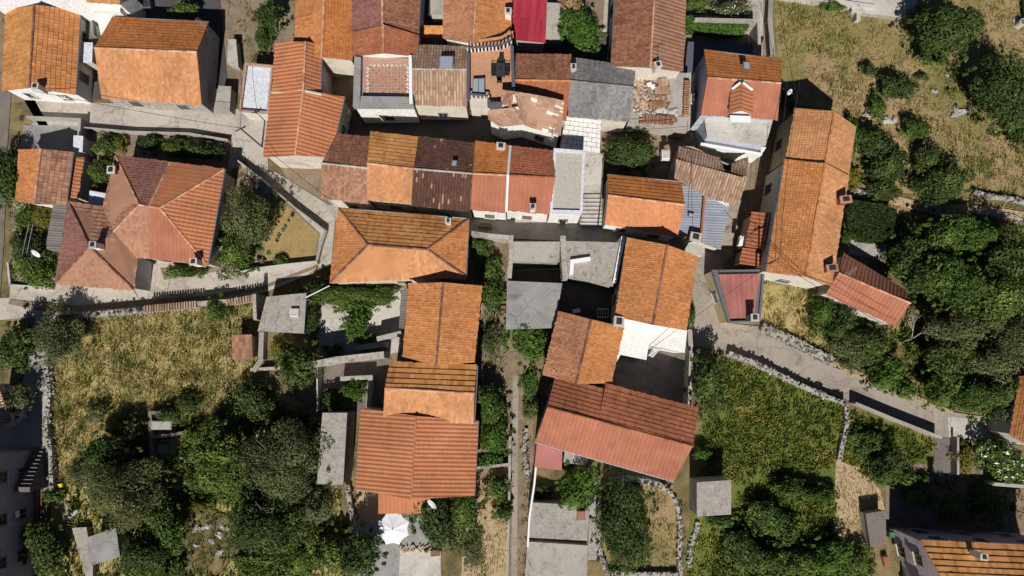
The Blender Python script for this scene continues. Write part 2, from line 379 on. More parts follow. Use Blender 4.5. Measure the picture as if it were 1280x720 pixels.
def wall_windows(root, a, b, cen, zb, zt, style, wins=None, door=False):
    """rows of windows on the wall from a to b"""
    a=Vector((a.x,a.y,0)); b=Vector((b.x,b.y,0)); L=(b-a).length
    if L<2.4: return
    d=(b-a).normalized(); nrm=Vector((d.y,-d.x,0))
    if (Vector((cen.x,cen.y,0))-a).dot(nrm)>0: nrm=-nrm
    st_=max(1,int((zt-zb+.3)/2.6)); n=max(1,int(L/3.1)) if wins is None else wins
    for k in range(st_):
        for i in range(n):
            off=L*(i+.5)/n; c=a+d*off; c.z=zb+k*2.6+.95
            if door and k==0 and i==n//2:
                g=MB(); p=c+nrm*.02; g.box((p.x,p.y,zb),.95,.1,2.05,math.atan2(d.y,d.x)); dd=g.build('door',['door'],root)
                g=MB(); p=c+nrm*.1+d*.36; g.box((p.x,p.y,zb+1),.06,.08,.14); g.build('handle',['metal'],dd)
                continue
            if c.z+1.3>zt: continue
            window(root,c,d,nrm,style=style)
HOUSES={}
def inset(p,cen,a=.22):
    v=Vector((p.x-cen.x,p.y-cen.y,0)); l=v.length
    return Vector((p.x,p.y,p.z))-v*(a/l if l>a else 0)
def house(name,label,cat,pts,planes,loop,wall='plaster',caps=(),capmat='t_cap',sides=(),mats=None,win=0,z0=0,gut=(),thick=.13,group=None,doors=(),walls=True,over=.22,roofname='roof'):
    """pts: key -> (px,py,z).  planes: (keys, tile kind, material).  loop: keys round the walls. sides: key pairs of walls with windows"""
    Wp={k:W(*v) for k,v in pts.items()}
    cen=sum((Wp[k] for k in loop),Vector())/len(loop)
    root=thing(name,label,cat,(cen.x,cen.y,z0),group)
    ms=[]
    for p in planes:
        if p[2] not in ms: ms.append(p[2])
    rb=MB()
    for keys,kind,mat in planes:
        P=[Wp[k] for k in keys]
        tile_plane(rb,P,kind,ms.index(mat))
        rb.prism([Vector((p.x,p.y,p.z-.02)) for p in P],0,ms.index(mat),thick=thick)
    roof=rb.build(roofname,ms,root)
    if caps:
        cb=MB()
        for a,b in caps: ridge_line(cb,Wp[a]+Vector((0,0,.05)),Wp[b]+Vector((0,0,.05)))
        cb.build('ridge_cap',[capmat],roof)
    for a,b in gut:
        g=MB(); A,B=Wp[a],Wp[b]; n=(A+B)/2-cen; n.z=0; n.normalize()
        g.tube(A+n*.07-Vector((0,0,.04)),B+n*.07-Vector((0,0,.04)),.075); g.build('gutter',['greymetal'],roof)
    if walls:
        wb=MB(); wl=[inset(Wp[k],cen,over) for k in loop]
        ring=[Vector((p.x,p.y,p.z-thick-.01)) for p in wl]
        n=len(ring)
        for i in range(n):
            a,b=ring[i],ring[(i+1)%n]
            wb.poly([Vector((a.x,a.y,z0-.3)),Vector((b.x,b.y,z0-.3)),b,a])
        wb.build('wall',[wall],root)
        K=dict(zip(loop,wl))
        for sd in sides:
            a,b=K[sd[0]],K[sd[1]]
            wall_windows(root,a,b,cen,z0,min(a.z,b.z)-thick,win,door=sd in doors)
    HOUSES[name]=(root,roof,Wp)
    return root,roof
def gable(name,label,NW,NE,SE,SW,R1,R2,ze,zr,axis='EW',kind=('flat','flat'),mat=('t_orange','t_orange'),zs=None,**k):
    z=zs or [ze]*4
    pts=dict(a=(*NW,z[0]),b=(*NE,z[1]),c=(*SE,z[2]),d=(*SW,z[3]),r=(*R1,zr),s=(*R2,zr))
    if axis=='EW':
        pl=[('bars',kind[0],mat[0]),('dcsr',kind[1],mat[1])]; loop='ardcsb'
    else:
        pl=[('adsr',kind[0],mat[0]),('cbrs',kind[1],mat[1])]; loop='adscbr'
    k.setdefault('caps',('rs',)); cat=k.pop('cat','house')
    return house(name,label,cat,pts,pl,loop,**k)
def hip(name,label,NW,NE,SE,SW,R1,R2,ze,zr,kinds=('flat',)*4,mats=('t_orange',)*4,**k):
    pts=dict(a=(*NW,ze),b=(*NE,ze),c=(*SE,ze),d=(*SW,ze),r=(*R1,zr),s=(*R2,zr))
    pl=[('bars',kinds[0],mats[0]),('cbs',kinds[1],mats[1]),('dcsr',kinds[2],mats[2]),('adr',kinds[3],mats[3])]
    k.setdefault('caps',('rs','ar','dr','bs','cs'))
    return house(name,label,'house',pts,pl,'adcb',**k)
def slab(name,label,cat,px,z,mat='concrete_grey',wall='plaster',thick=.18,z0=0,sides=(),parapet=None,pmat='concrete_grey',ph=.35,pw=.22,win=0,group=None,floorname='flat_roof'):
    """flat-roofed block: walls, a roof slab, optional parapet round it"""
    P=[W(x,y,z) for x,y in px]
    if area(P)<0: P.reverse()
    cen=sum(P,Vector())/len(P)
    root=thing(name,label,cat,(cen.x,cen.y,z0),group)
    mb=MB(); mb.prism(P,0,0,thick=thick); rf=mb.build(floorname,[mat],root)
    if z>.6:
        wb=MB(); ring=[inset(p,cen,.1) for p in P]; n=len(ring)
        for i in range(n):
            a,b=ring[i],ring[(i+1)%n]; wb.poly([Vector((a.x,a.y,z0-.3)),Vector((b.x,b.y,z0-.3)),Vector((b.x,b.y,z-thick)),Vector((a.x,a.y,z-thick))])
        wb.build('wall',[wall],root)
        for i in sides: wall_windows(root,ring[i],ring[(i+1)%n],cen,z0,z-thick,win)
    if parapet is not None:
        pb=MB(); n=len(P)
        for i in (range(n) if parapet=='all' else parapet):
            a,b=P[i],P[(i+1)%n]; d=(b-a).normalized(); nn=Vector((-d.y,d.x,0))
            q=[a,b,b+nn*pw-d*pw*.0,a+nn*pw]
            pb.prism([Vector((v.x,v.y,z+ph+.002*i)) for v in q],z-.02)
        pb.build('parapet',[pmat],root)
    return root,rf
def chimney(roof,px,py,zt,w=.55,d=.55,h=1.2,rot=0,mat='plaster',cap='concrete_pale'):
    p=W(px,py,zt); mb=MB(); mb.box((p.x,p.y,zt-h-.6),w,d,h+.45,rot,0); mb.box((p.x,p.y,zt-.15),w+.14,d+.14,.10,rot,1); mb.box((p.x,p.y,zt-.05),w*.6,d*.6,.12,rot,2)
    return mb.build('chimney',[mat,cap,'black'],roof)
def skylight(roof,px,py,z,w,d,rot=0,tilt=.35,up=Vector((0,1,0))):
    p=W(px,py,z); 
    def q(a,b,zz): 
        x=a*math.cos(rot)-b*math.sin(rot); y=a*math.sin(rot)+b*math.cos(rot)
        return Vector((p.x+x,p.y+y,z+zz+b*tilt))
    mb=MB(); mb.prism([q(-w/2,-d/2,.1),q(w/2,-d/2,.1),q(w/2,d/2,.1),q(-w/2,d/2,.1)],0,0,thick=.14)
    w-=.14; d-=.14
    mb.prism([q(-w/2,-d/2,.12),q(w/2,-d/2,.12),q(w/2,d/2,.12),q(-w/2,d/2,.12)],0,1,thick=.03)
    return mb.build('skylight',['metal','panel'],roof)
# ================================================================== houses, north-west
r,f=gable('tiled_house','long orange tiled house at the top left corner, small chimney by its south gable',(8,13),(100,13),(94,118),(3,113),(43,6),(37,109),2.8,4.4,'NS',('flat','bold'),('t_amber','t_orange'),wall='white',sides=('dc','bc'),capmat='t_capdark',gut=('bc',))
chimney(f,43,107,4.9,.5,.5,.9,0,'white')
r,f=gable('tiled_house','orange house with a wide mottled roof and a dark bare east gable',(140,22),(261,28),(252,130),(127,122),(118,60),(246,65),3.0,5.0,'EW',('bold','flat'),('t_deep','t_pale'),wall='stonewall',sides=('dc',),gut=('ab',),caps=('rs',))
slab('white_house','white rendered house cut off by the frame above the long orange roof','house',[(-6,-6),(150,-12),(150,14),(95,14),(44,4),(-4,12)],3.6,'white','white',sides=(1,))
gable('tiled_house','small orange roof peeping over the white rendered house at the frame edge',(104,-14),(152,-14),(150,5),(108,2),(104,-22),(152,-22),4.4,5,'EW',('flat','flat'),('t_pale','t_pale'),wall='white',caps=())
slab('white_annex','white stepped annex with a louvred opening between two orange roofs','annex',[(118,10),(150,10),(142,26),(126,44),(122,26)],2.4,'white','white',sides=(1,))
slab('canopy','pale ribbed canopy between the two big orange roofs','canopy',[(100,53),(116,53),(115,78),(99,78)],2.2,'lightroof','plaster',thick=.06)
slab('courtyard_block','bare concrete stair block behind the ribbed canopy','outbuilding',[(101,26),(118,28),(120,46),(102,50)],1.6,'concrete_dark','plaster',parapet=(1,3))
r,f=gable('garden_house','small brown and orange house with a hipless roof beside the grey patio',(24,187),(91,190),(82,256),(20,251),(51,186),(43,255),2.6,3.5,'NS',('fine','bold'),('t_orange','t_umber'),wall='white',sides=('dc',),gut=('bc',))
house('lean_to','narrow orange lean-to roof along the small brown house','lean-to',dict(a=(91,196,2.3),b=(104,197,2.0),c=(97,248,2.0),d=(86,247,2.3)),[('cbad','barrel','t_new')],'adcb',over=.1)
slab('patio_cover','flat white cover over the patio corner','cover',[(92,169),(104,170),(103,190),(91,189)],2.0,'lightroof','plaster')
# the two hipped houses that share a valley
pt=dict(A=(145,195,3.3),M=(213,203,3.3),B=(280,212,3.3),C=(259,331,3.3),m=(187,322,3.3),V=(171,322,3.3),v=(142,290,4.45),w=(129,260,3.3),r=(174,256,5.0),q=(187,257,5.0),s=(200,260,5.0))
r,f=house('hipped_house','big hipped house roofed half in old brown and half in bright orange tiles','house',pt,[('MArq','flat','t_wine'),('BMqs','barrel','t_new'),('CBs','barrel','t_new'),('mCsq','wide','t_coral'),('Vmqrv','fine','t_blush'),('Awvr','fine','t_umber')],'AwVCB',wall='plaster',caps=('Ar','rs','sB','sC','Mq','rv'),capmat='t_cap',sides=('CB','VC'),gut=('CB',))
chimney(f,241,327,4.6,.55,.5,1.0,.1,'white'); chimney(f,138,212,4.3,.6,.6,1.0,0,'t_brown')
pt=dict(A=(86,253,3.2),B=(129,259,3.2),v=(142,290,4.35),V=(171,322,3.2),C=(167,362,3.2),D=(69,354,3.2),r=(112,308,4.9))
r,f=house('hipped_house','weathered brown pyramid roofed house with a chimney at its peak','house',pt,[('BArv','bold','t_umber'),('ADr','fine','t_wine'),('DCr','fine','t_blush'),('CVvr','bold','t_umber')],'ADCVB',wall='plaster',caps=('Ar','Dr','Cr','vr'),capmat='t_capdark',sides=('DC',))
chimney(f,115,306,5.9,.5,.5,1.0,.1,'white')
house('lean_to','grey corrugated lean-to against the brown pyramid roof','lean-to',dict(a=(67,256,2.2),b=(86,256,2.5),c=(74,316,2.5),d=(57,311,2.2)),[('adcb','corr','t_greymetal')],'adcb',over=.1)
slab('white_shed','small white flat shed between the brown house and the hipped house','shed',[(112,238),(134,242),(131,260),(110,255)],2.2,'lightroof','white')
# roof terrace with red coping
slab('pale_terrace','pale blue grey roof terrace with a red coping beside the bright barrel roof','roof terrace',[(308,80),(343,83),(337,143),(300,140)],2.3,'lightroof','cream',parapet='all',pmat='copper',ph=.3,pw=.2)
r,f=gable('upper_house','upper part of the bright orange barrel roofed house',(345,53),(402,56),(400,117),(341,115),(382,52),(379,115),4.4,5.5,'NS',('barrel','barrel'),('t_new','t_new'),wall='plaster',gut=('bc',))
r,f=gable('lower_house','bright orange barrel roofed house with a sunlit cream gable over the street',(340,114),(430,121),(413,196),(330,196),(379,113),(369,194),4.0,5.2,'NS',('barrel','barrel'),('t_new','t_new'),wall='cream',sides=('dc','bc'),gut=('bc',),win=1)
mb=MB(); A,B,D=W(340,115,4.2),W(379,113,5.42),W(402,118,4.75); mb.tube(A,B,.13,.13,6); mb.tube(B,D,.13,.13,6); mb.build('flashing',['concrete_pale'],f)
slab('concrete_pillar','squat concrete block with a round hole on top at the street corner','concrete block',[(273,107),(289,108),(287,139),(267,137)],1.5,'concrete','concrete')
slab('concrete_pillar','narrow tall concrete block beside the dark gable','concrete block',[(285,49),(295,49),(298,84),(284,80)],1.2,'concrete_pale','concrete')

# ================================================================== houses, north row
gable('tiled_house','orange tiled house shaded by its neighbour at the top of the frame',(373,-40),(441,-40),(439,75),(368,71),(407,-42),(402,71),4.0,5.2,'NS',('flat','flat'),('t_orange','t_deep'),wall='cream',sides=('dc',))
gable('tiled_house','brown purple tiled house with two tones at the top of the frame',(441,-40),(526,-40),(522,44),(441,44),(478,-42),(478,32),4.5,5.9,'NS',('fine','fine'),('t_wine','t_brown'),wall='white',gut=('bc',))
r,f=gable('gabled_wing','lower russet wing of the brown purple house with a white gable facing the patterned terrace',(442,40),(523,44),(520,70),(442,70),(479,31),(479,66),4.75,6.15,'NS',('flat','flat'),('t_red','t_red'),wall='white')
slab('courtyard_slab','grey flat roof deep in the dark gap between two roofs','outbuilding',[(538,-20),(557,-20),(556,17),(538,17)],2.0,'concrete','plaster')
house('shed','tiny amber tiled shed roof in the dark gap between two roofs','shed',dict(a=(525,32,2.4),b=(556,32,2.4),c=(555,46,2.0),d=(524,46,2.0)),[('dcba','bold','t_amber')],'adcb')
r,f=gable('tiled_house','orange and russet house just north of the roof terrace with table',(556,-40),(640,-40),(638,44),(555,48),(597,-42),(592,54),4.2,5.6,'NS',('flat','flat'),('t_blotch','t_orange'),wall='white',sides=('cd',))
chimney(f,635,13,5.6,.5,.5,1.0,0,'white')
house('crimson_shed','crimson ribbed metal roof next to the round green tree','shed',dict(a=(641,-12,3.2),b=(683,-8,3.2),c=(682,53,2.8),d=(641,49,2.8)),[('dcba','corr','t_crimson')],'adcb')
slab('concrete_terrace','pale concrete terrace between the crimson roof and the green tree','terrace',[(684,3),(703,4),(703,51),(682,50)],1.2,'concrete','concrete')
r,f=gable('tiled_house','long brown tiled house at the top of the frame with a pale gable chimney',(771,-40),(858,-40),(853,89),(765,82),(820,-42),(813,84),4.6,6.0,'NS',('flat','barrel'),('t_brown','t_umber'),wall='cream',sides=('dc','ad'),gut=('ad',))
chimney(f,823,80,6.6,.5,.5,.9,.3,'cream')
# roof terrace with patterned tiles
r,f=slab('terrace_house','house topped by a pink patterned tile terrace with grey coping','house',[(443,71),(516,73),(517,133),(442,133)],4.6,'copper','white',parapet=(1,),pmat='whitepaint',ph=.7,pw=.28,sides=(0,3))
mb=MB(); 
for px in ([(443,71),(451,71),(450,133),(441,133)],[(451,120),(516,121),(517,133),(450,133)]):
    mb.prism([W(x,y,5.25) for x,y in px],4.6)
mb.build('coping',['concrete_grey'],f)
mb=MB(); a,b,c,d=[W(x,y,4.607) for x,y in ((460,82),(509,82),(509,117),(460,117))]
def bil(u,v): return (a*(1-u)+b*u)*(1-v)+(d*(1-u)+c*u)*v
for i in range(12):
    for j in range(9):
        u,v=(i+.5)/12,(j+.5)/9; q=bil(u,v); k=.10 if (i+j)%2 else .15
        mb.poly([q+Vector((0,-k,0)),q+Vector((k,0,0)),q+Vector((0,k,0)),q+Vector((-k,0,0))])
mb.build('floor_pattern',['t_blush'],f)
mb=MB()
for (u0,v0,u1,v1,n) in ((0,0,1,0,9),(0,1,1,1,9),(0,0,0,1,7),(1,0,1,1,7)):
    for i in range(n):
        t=(i+.5)/n; q=bil(u0+(u1-u0)*t,v0+(v1-v0)*t); k=.2
        mb.poly([q+Vector((-k,-k*.7,0)),q+Vector((k,-k*.7,0)),q+Vector((0,k*.8,0))])
mb.build('border_pattern',['cream'],f)
# old barrel tile house
r,f=gable('tiled_house','old grey brown barrel tiled house with a tilted solar panel',(517,57),(585,59),(584,132),(516,131),(515,86),(584,87),4.4,5.5,'EW',('coppo','coppo'),('t_tan','t_tan'),wall='cream',sides=('dc',),capmat='t_capgrey')
pan=skylight(f,558,78,5.9,1.25,1.35,0,-.35); pan.name='solar_panel'
# terrace with dining table
r,f=slab('terrace_house','house topped by an orange tiled roof terrace with white balusters','house',[(585,66),(626,62),(638,57),(641,112),(636,127),(612,125),(610,123),(585,122)],5.0,'terrafloor','cream',sides=(0,),)
mb=MB()
for i,(p,q) in enumerate((((585,65),(625,62)),((625,62),(639,56)),((585,122),(611,124)))):
    A,B=W(*p,5),W(*q,5); n=int((B-A).length/.32)
    for k in range(n+1):
        c=A+(B-A)*k/n; mb.tube(c,c+Vector((0,0,.8)),.085,.07,8)
    d=(B-A).normalized(); s=Vector((-d.y,d.x,0))*.07; up=Vector((0,0,.92+.003*i))
    mb.prism([A+up-s,B+up-s,B+up+s,A+up+s],0,1,thick=.12)
    mb.build('balustrade',['white','slate'],f); mb=MB()
mb=MB()
for i,(p,q) in enumerate((((640,57),(642,112)),((585,66),(585,121)),((611,124),(611,130)),((612,130),(627,129)))):
    A,B=W(*p,5.9),W(*q,5.9); d=(B-A).normalized(); s=Vector((-d.y,d.x,0))*.14
    mb.prism([A-s,B-s,B+s+Vector((0,0,.004*i)),A+s],4.9)
mb.build('coping',['slate'],f)
mb=MB(); P=[W(x,y,5.55) for x,y in ((591,98),(606,97),(606,119),(590,119))]; mb.prism(P,5.0,0); o=mb.build('stair_hatch',['slate'],f)
mb=MB()
for k in range(2):
    x0=591.3+k*7.4; mb.prism([W(x,y,5.58) for x,y in ((x0,98.6),(x0+6.6,98.3),(x0+6.4,117.5),(x0-.2,117.5))],0,0,thick=.05)
mb.build('pane',['glasspale'],o)
# orange balcony north of that terrace
r,f=slab('balcony','orange balcony with a baluster rail above the tiled terrace','balcony',[(588,50),(627,46),(641,38),(642,46),(628,54),(590,59)],4.6,'terrafloor','white',thick=.25)
mb=MB()
for i,(p,q) in enumerate((((590,57),(627,52)),((627,52),(638,45)))):
    A,B=W(*p,4.6),W(*q,4.6); n=int((B-A).length/.34)
    for k in range(n+1): c=A+(B-A)*k/n; mb.tube(c,c+Vector((0,0,.7)),.09,.06,8)
    d=(B-A).normalized(); s=Vector((-d.y,d.x,0))*.11; up=Vector((0,0,.82+.003*i)); mb.prism([A+up-s,B+up-s,B+up+s,A+up+s],0,1,thick=.1); mb.build('balustrade',['terrafloor','terrafloor'],f); mb=MB()
gable('tiled_house','mottled brown tiled house with an orange ridge behind the streaky roof',(645,68),(714,69),(708,150),(643,142),(642,100),(713,101),4.3,5.2,'EW',('fine','fine'),('t_brown','t_red'),wall='plaster',capmat='t_orange')
r,f=gable('slate_house','grey shingled house roof in the middle of the north row',(713,72),(795,84),(787,151),(710,145),(711,101),(792,109),4.0,5.0,'EW',('shingle','shingle'),('t_shingle','t_shingle'),wall='cream',capmat='t_shingle',sides=('dc',))
chimney(f,717,83,5.3,.4,.5,.8,0,'plaster')
pt=dict(a=(642,114,6.7),b=(705,126,5.9),c=(701,169,4.2),d=(655,155,4.4),e=(657,132,5.0),g=(640,133,5.6),
        p=(610,138,4.9),q=(627,158,4.1),t=(610,149,4.3),u=(627,112,6.3),x=(626,129,5.6))
house('streaky_house','sand coloured tiled house streaked with pale mortar over a white wall','house',pt,[('dcba','slat','t_streak'),('tqdep','slat','t_streak'),('gxua','fine','t_umber')],'aptqdcb',wall='white',caps=('de',),capmat='t_umber',sides=('qd','dc'))
# white sheets
r,f=slab('sheet_canopy','white panelled canopy beside the gravel topped roof','canopy',[(707,145),(751,150),(750,191),(700,184)],3.0,'white','plaster',thick=.05)
mb=MB(); a,b,c,d=[W(x,y,3.012) for x,y in ((707,145),(751,150),(750,191),(700,184))]
for j in range(7):
    v=j/7; p,q=bil(0,v),bil(1,v); mb.poly([p,q,q+Vector((0,.035,0)),p+Vector((0,.035,0))])
    for i in range(4):
        u=min(.99,(i+.5*(j%2))/4+.02); p,q=bil(u,v),bil(u,v+1/7); mb.poly([p,p+Vector((.035,0,0)),q+Vector((.035,0,0)),q])
mb.build('panel_joint',['slate'],f)
# debris roof
r,f=slab('unfinished_house','unfinished flat concrete roof strewn with old tiles and rubble','house',[(795,85),(864,92),(863,150),(862,163),(785,152),(790,110)],2.6,'concrete','stonewall',sides=(0,))
# modern coral house
r,f=gable('modern_house','modern house with a coral tiled roof and a dormer facing south',(880,63),(977,75),(972,149),(876,143),(884,97),(976,104),4.9,6.4,'EW',('bold','wide'),('t_deep','t_coral'),wall='bluish',sides=('ad',),gut=('ab',))
skylight(f,933,82,6.3,.6,.75,-.12,-.35)
pt=dict(a=(915,112,6.2),b=(927,103,6.9),c=(940,113,6.2),d=(940,142,6.1),e=(927,138,6.9),g=(914,141,6.1))
Wd={k:W(*v) for k,v in pt.items()}; mb=MB(); tile_plane(mb,[Wd[k] for k in 'ageb'],'barrel',0); tile_plane(mb,[Wd[k] for k in 'dcbe'],'barrel',0)
for ks in ('ageb','dcbe'): mb.prism([Wd[k]-Vector((0,0,.02)) for k in ks],0,0,thick=.1)
for ks in (('g','e','d'),): 
    A=[Wd[k]-Vector((0,-.25,.05)) for k in ks]; mb.poly([A[0],A[0]-Vector((0,0,1.3)),A[2]-Vector((0,0,1.3)),A[2],A[1]],1)
for x,y in (('a','g'),('c','d')):
    A,B=Wd[x]-Vector((0,0,.1)),Wd[y]-Vector((0,0,.1)); mb.poly([A,B,B-Vector((0,0,1.2)),A-Vector((0,0,1.2))],1)
dm=mb.build('dormer',['t_new','white'],f)
mb=MB()
for x,y in (('a','b'),('c','b')):
    A,B=Wd[x]+Vector((0,.05,.04)),Wd[y]+Vector((0,.05,.04)); mb.tube(A,A+(B-A)*.9,.13,.13,6)
mb.build('flashing',['whitepaint'],dm)
mb=MB(); A,B=Wd['g']-Vector((0,.1,.35)),Wd['d']-Vector((0,.1,.35)); mb.prism([A,B,B-Vector((0,.55,0)),A-Vector((0,.55,0))],0,0,thick=.2); mb.build('dormer_sill',['whitepaint'],dm)
r2,f2=slab('balcony_terrace','cream balcony terrace on the south side of the modern coral house','terrace',[(880,145),(966,151),(957,182),(884,170)],3.6,'concrete_pale','bluish')
r2,f2=slab('lower_balcony','white lower balcony slab under the cream terrace','balcony',[(884,175),(958,184),(950,196),(874,183)],2.2,'white','white',parapet=(0,),pmat='whitepaint',ph=.5)
# ruin
pt=dict(a=(845,199,4.2),b=(935,224,4.2),c=(920,256,3.4),d=(881,245,3.4),e=(843,222,3.7))
house('ruined_house','old stone house with a sagging sandy barrel tile roof','house',pt,[('dcbae','coppo','t_tan')],'aedcb',wall='stonewall',caps=())
pt=dict(a=(848,182,3.3),b=(866,183,3.5),c=(886,193,3.6),d=(900,197,3.6),e=(905,213,4.0),g=(846,199,4.0),h=(914,205,3.5),i=(935,196,3.2),j=(934,220,3.9),k=(914,214,3.9))
house('ruined_roof','collapsed barrel tile roof with a ragged hole behind the sandy roof','ruin',pt,[('gedcba','coppo','t_tan'),('kjih','coppo','t_tan')],'agejihb',wall='stonewall',caps=())
pt=dict(a=(852,230,3.3),b=(878,241,3.3),c=(874,291,2.7),d=(861,296,2.7),e=(849,287,2.7))
house('metal_roof_house','narrow blue grey metal roof beside the bright orange roof','house',pt,[('aedcb','corr','t_blue')],'aedcb',wall='cream',caps=())
pt=dict(a=(881,243,3.2),b=(911,260,3.2),c=(901,312,2.5),d=(876,303,2.5))
r,f=house('metal_roof_house','wide blue grey metal roof with a white verge above the concrete lane','house',pt,[('adcb','corr','t_blue')],'adcb',wall='cream',caps=())
mb=MB(); A,B=W(881,243,3.3),W(876,303,2.6); mb.tube(A,B,.12,.12,6); mb.build('verge',['t_coral'],f)
mb=MB(); A,B=W(880,242,3.3),W(911,259,3.3); mb.prism([A,B,B+Vector((0,.35,0)),A+Vector((0,.3,0))],0,0,thick=.1); mb.build('flashing',['whitepaint'],f)
chimney(f,870,296,3.6,.9,.7,1.2,-.2,'cream')
slab('concrete_porch','cream concrete porch slab below the blue grey metal roof','porch',[(862,302),(881,304),(881,320),(854,315)],1.3,'concrete_pale','cream')
r,f=gable('tiled_house','short house with a bright plain orange slope above the dark alley',(759,219),(852,228),(847,296),(756,279),(760,244),(856,256),3.6,4.8,'EW',('bold','fine'),('t_deep','t_apricot'),wall='white',sides=('dc',),capmat='t_cap',gut=('ab',))
# ================================================================== central row
gable('row_house','brown house at the west end of the central row',(420,168),(463,172),(460,254),(402,247),(402,204),(459,210),4.6,5.9,'EW',('fine','fine'),('t_brown','t_umber'),wall='cream',sides=('dc',),capmat='t_capgrey')
gable('row_house','bright orange house in the central row with a pale mottled south slope',(463,165),(523,172),(514,254),(459,249),(459,204),(517,211),4.8,6.1,'EW',('bold','flat'),('t_amber','t_pale'),wall='cream',sides=('dc',))
r,f=gable('row_house','dark chocolate tiled house with a few pale replacement tiles in the central row',(523,171),(594,180),(588,264),(514,256),(517,211),(591,217),4.6,6.0,'EW',('flat','coppo'),('t_dark','t_dark'),wall='plaster',sides=('dc',),capmat='t_capgrey')
skylight(f,568,204,6.0,.45,.55,-.1,-.4)
r,f=gable('row_house','plain coral roof in the central row next to the dark chocolate roof',(594,177),(638,183),(633,265),(588,261),(591,217),(635,219),4.8,6.0,'EW',('flat','wide'),('t_deep','t_coral'),wall='white',sides=('dc',))
HW=HOUSES['row_house'][2]; mb=MB(); mb.tube(HW['b']+Vector((0,0,.1)),HW['s']+Vector((0,0,.12)),.12,.12,6); mb.tube(HW['s']+Vector((0,0,.12)),HW['c']+Vector((0,0,.1)),.12,.12,6); mb.build('verge',['whitepaint'],f)
chimney(f,626,182,5.6,.7,.5,.9,-.1,'cream')
r,f=gable('row_house','coral roofed house in the central row beside the gravel topped roof',(638,183),(691,189),(687,267),(632,262),(635,219),(694,222),4.8,6.0,'EW',('flat','wide'),('t_red','t_coral'),wall='white',sides=('dc',),capmat='t_red')
chimney(f,666,258,6.2,.45,.45,1.3,0,'white')
slab('gravel_roof_house','white house with a gravel topped flat roof and pale blue coping','house',[(692,186),(731,189),(728,267),(687,266)],5.0,'pebble','white',parapet='all',pmat='lightroof',ph=.22,pw=.25,sides=(0,))
# ================================================================== centre
r,f=hip('hipped_house','large orange hipped house in the centre of the village',(424,261),(585,274),(582,345),(413,353),(460,306),(534,312),4.4,6.0,('bold','flat','flat','flat'),('t_amber','t_orange','t_pale','t_orange'),wall='cream',capmat='t_capdark',sides=('ad','bc','dc'),gut=('ab','bc'))
chimney(f,560,276,5.6,.4,.4,.8,0,'white')
r,f=gable('tiled_house','orange gabled house joined to the south of the large hipped roof',(512,354),(602,357),(592,453),(504,446),(554,353),(545,457),5.0,6.1,'NS',('flat','flat'),('t_orange','t_orange'),wall='plaster',sides=('ad','bc'),capmat='t_capdark')
r,f=gable('tiled_house','small two tone orange house with mortar patches between two bigger roofs',(487,453),(596,457),(592,529),(479,520),(481,485),(593,492),4.5,5.6,'EW',('course','flat'),('t_amber','t_pale'),wall='plaster',sides=('ad',),gut=('bc',))
r,f=gable('tiled_house','big russet barrel tiled house beside the white parasol',(452,510),(597,526),(592,620),(445,612),(520,520),(514,624),3.9,5.1,'NS',('barrel','barrel'),('t_new','t_new'),wall='plaster',sides=('ad','bc','cd'),capmat='t_new',gut=('ad','bc'))
house('porch','low orange porch roof on the south side of the russet house','porch',dict(a=(473,616,3.3),b=(540,622,3.3),c=(530,641,2.8),d=(473,641,2.8)),[('dcba','wide','t_new')],'adcb',wall='plaster')
house('lean_to','narrow ribbed grey awning on the west wall of the orange gabled house','awning',dict(a=(502,361,2.7),b=(511,361,3.0),c=(505,411,3.0),d=(499,410,2.7)),[('adcb','corr','t_greymetal')],'adcb',walls=False)
r,f=gable('tiled_house','tall orange house with a white terrace at its south end',(785,297),(871,320),(857,413),(770,396),(834,306),(816,406),5.0,6.1,'NS',('fine','fine'),('t_orange','t_orange'),wall='plaster',sides=('ad','bc'),capmat='t_capdark')
chimney(f,774,402,5.4,.8,.8,1.5,-.1,'plaster')
r,f=slab('white_terrace','bright white roof terrace stepping down from the tall orange house','terrace',[(777,398),(859,413),(856,441),(811,432),(808,450),(776,443),(771,452),(768,450)],3.6,'whitewash','white',thick=.2)
r,f=gable('tiled_house','blotchy orange and brown house beside the bright vine',(699,389),(779,409),(763,479),(679,469),(739,399),(720,480),4.2,5.3,'NS',('fine','fine'),('t_blotch','t_orange'),wall='plaster',sides=('ad',),capmat='t_capdark')
pt=dict(a=(694,470,4.4),b=(755,487,4.4),b2=(757,480,4.5),c=(873,511,4.4),d=(842,601,4.4),e=(669,552,4.4),r=(684,509,5.7),s=(866,558,5.7),m=(749,526,5.7))
pt={'a':pt['a'],'b':pt['b'],'x':pt['b2'],'c':pt['c'],'d':pt['d'],'e':pt['e'],'r':pt['r'],'s':pt['s'],'m':(748,527,5.7)}
r,f=house('long_house','long russet and coral house set at an angle in the south centre','house',pt,[('barm','bold','t_red'),('cxms','bold','t_red'),('edsr','wide','t_coral')],'aredscxb',wall='bluish',caps=('rs',),capmat='t_red',sides=('ed','ar'),gut=('ed',))
slab('pink_terrace','pink flat annex roof under the west corner of the long angled house','annex',[(671,555),(703,564),(702,588),(668,584)],2.6,'t_rose','plaster')
slab('stone_annex','rough grey concrete slab under the eave of the long angled house','annex',[(706,564),(736,573),(731,582),(704,578)],2.4,'lichen_slab','stonewall')
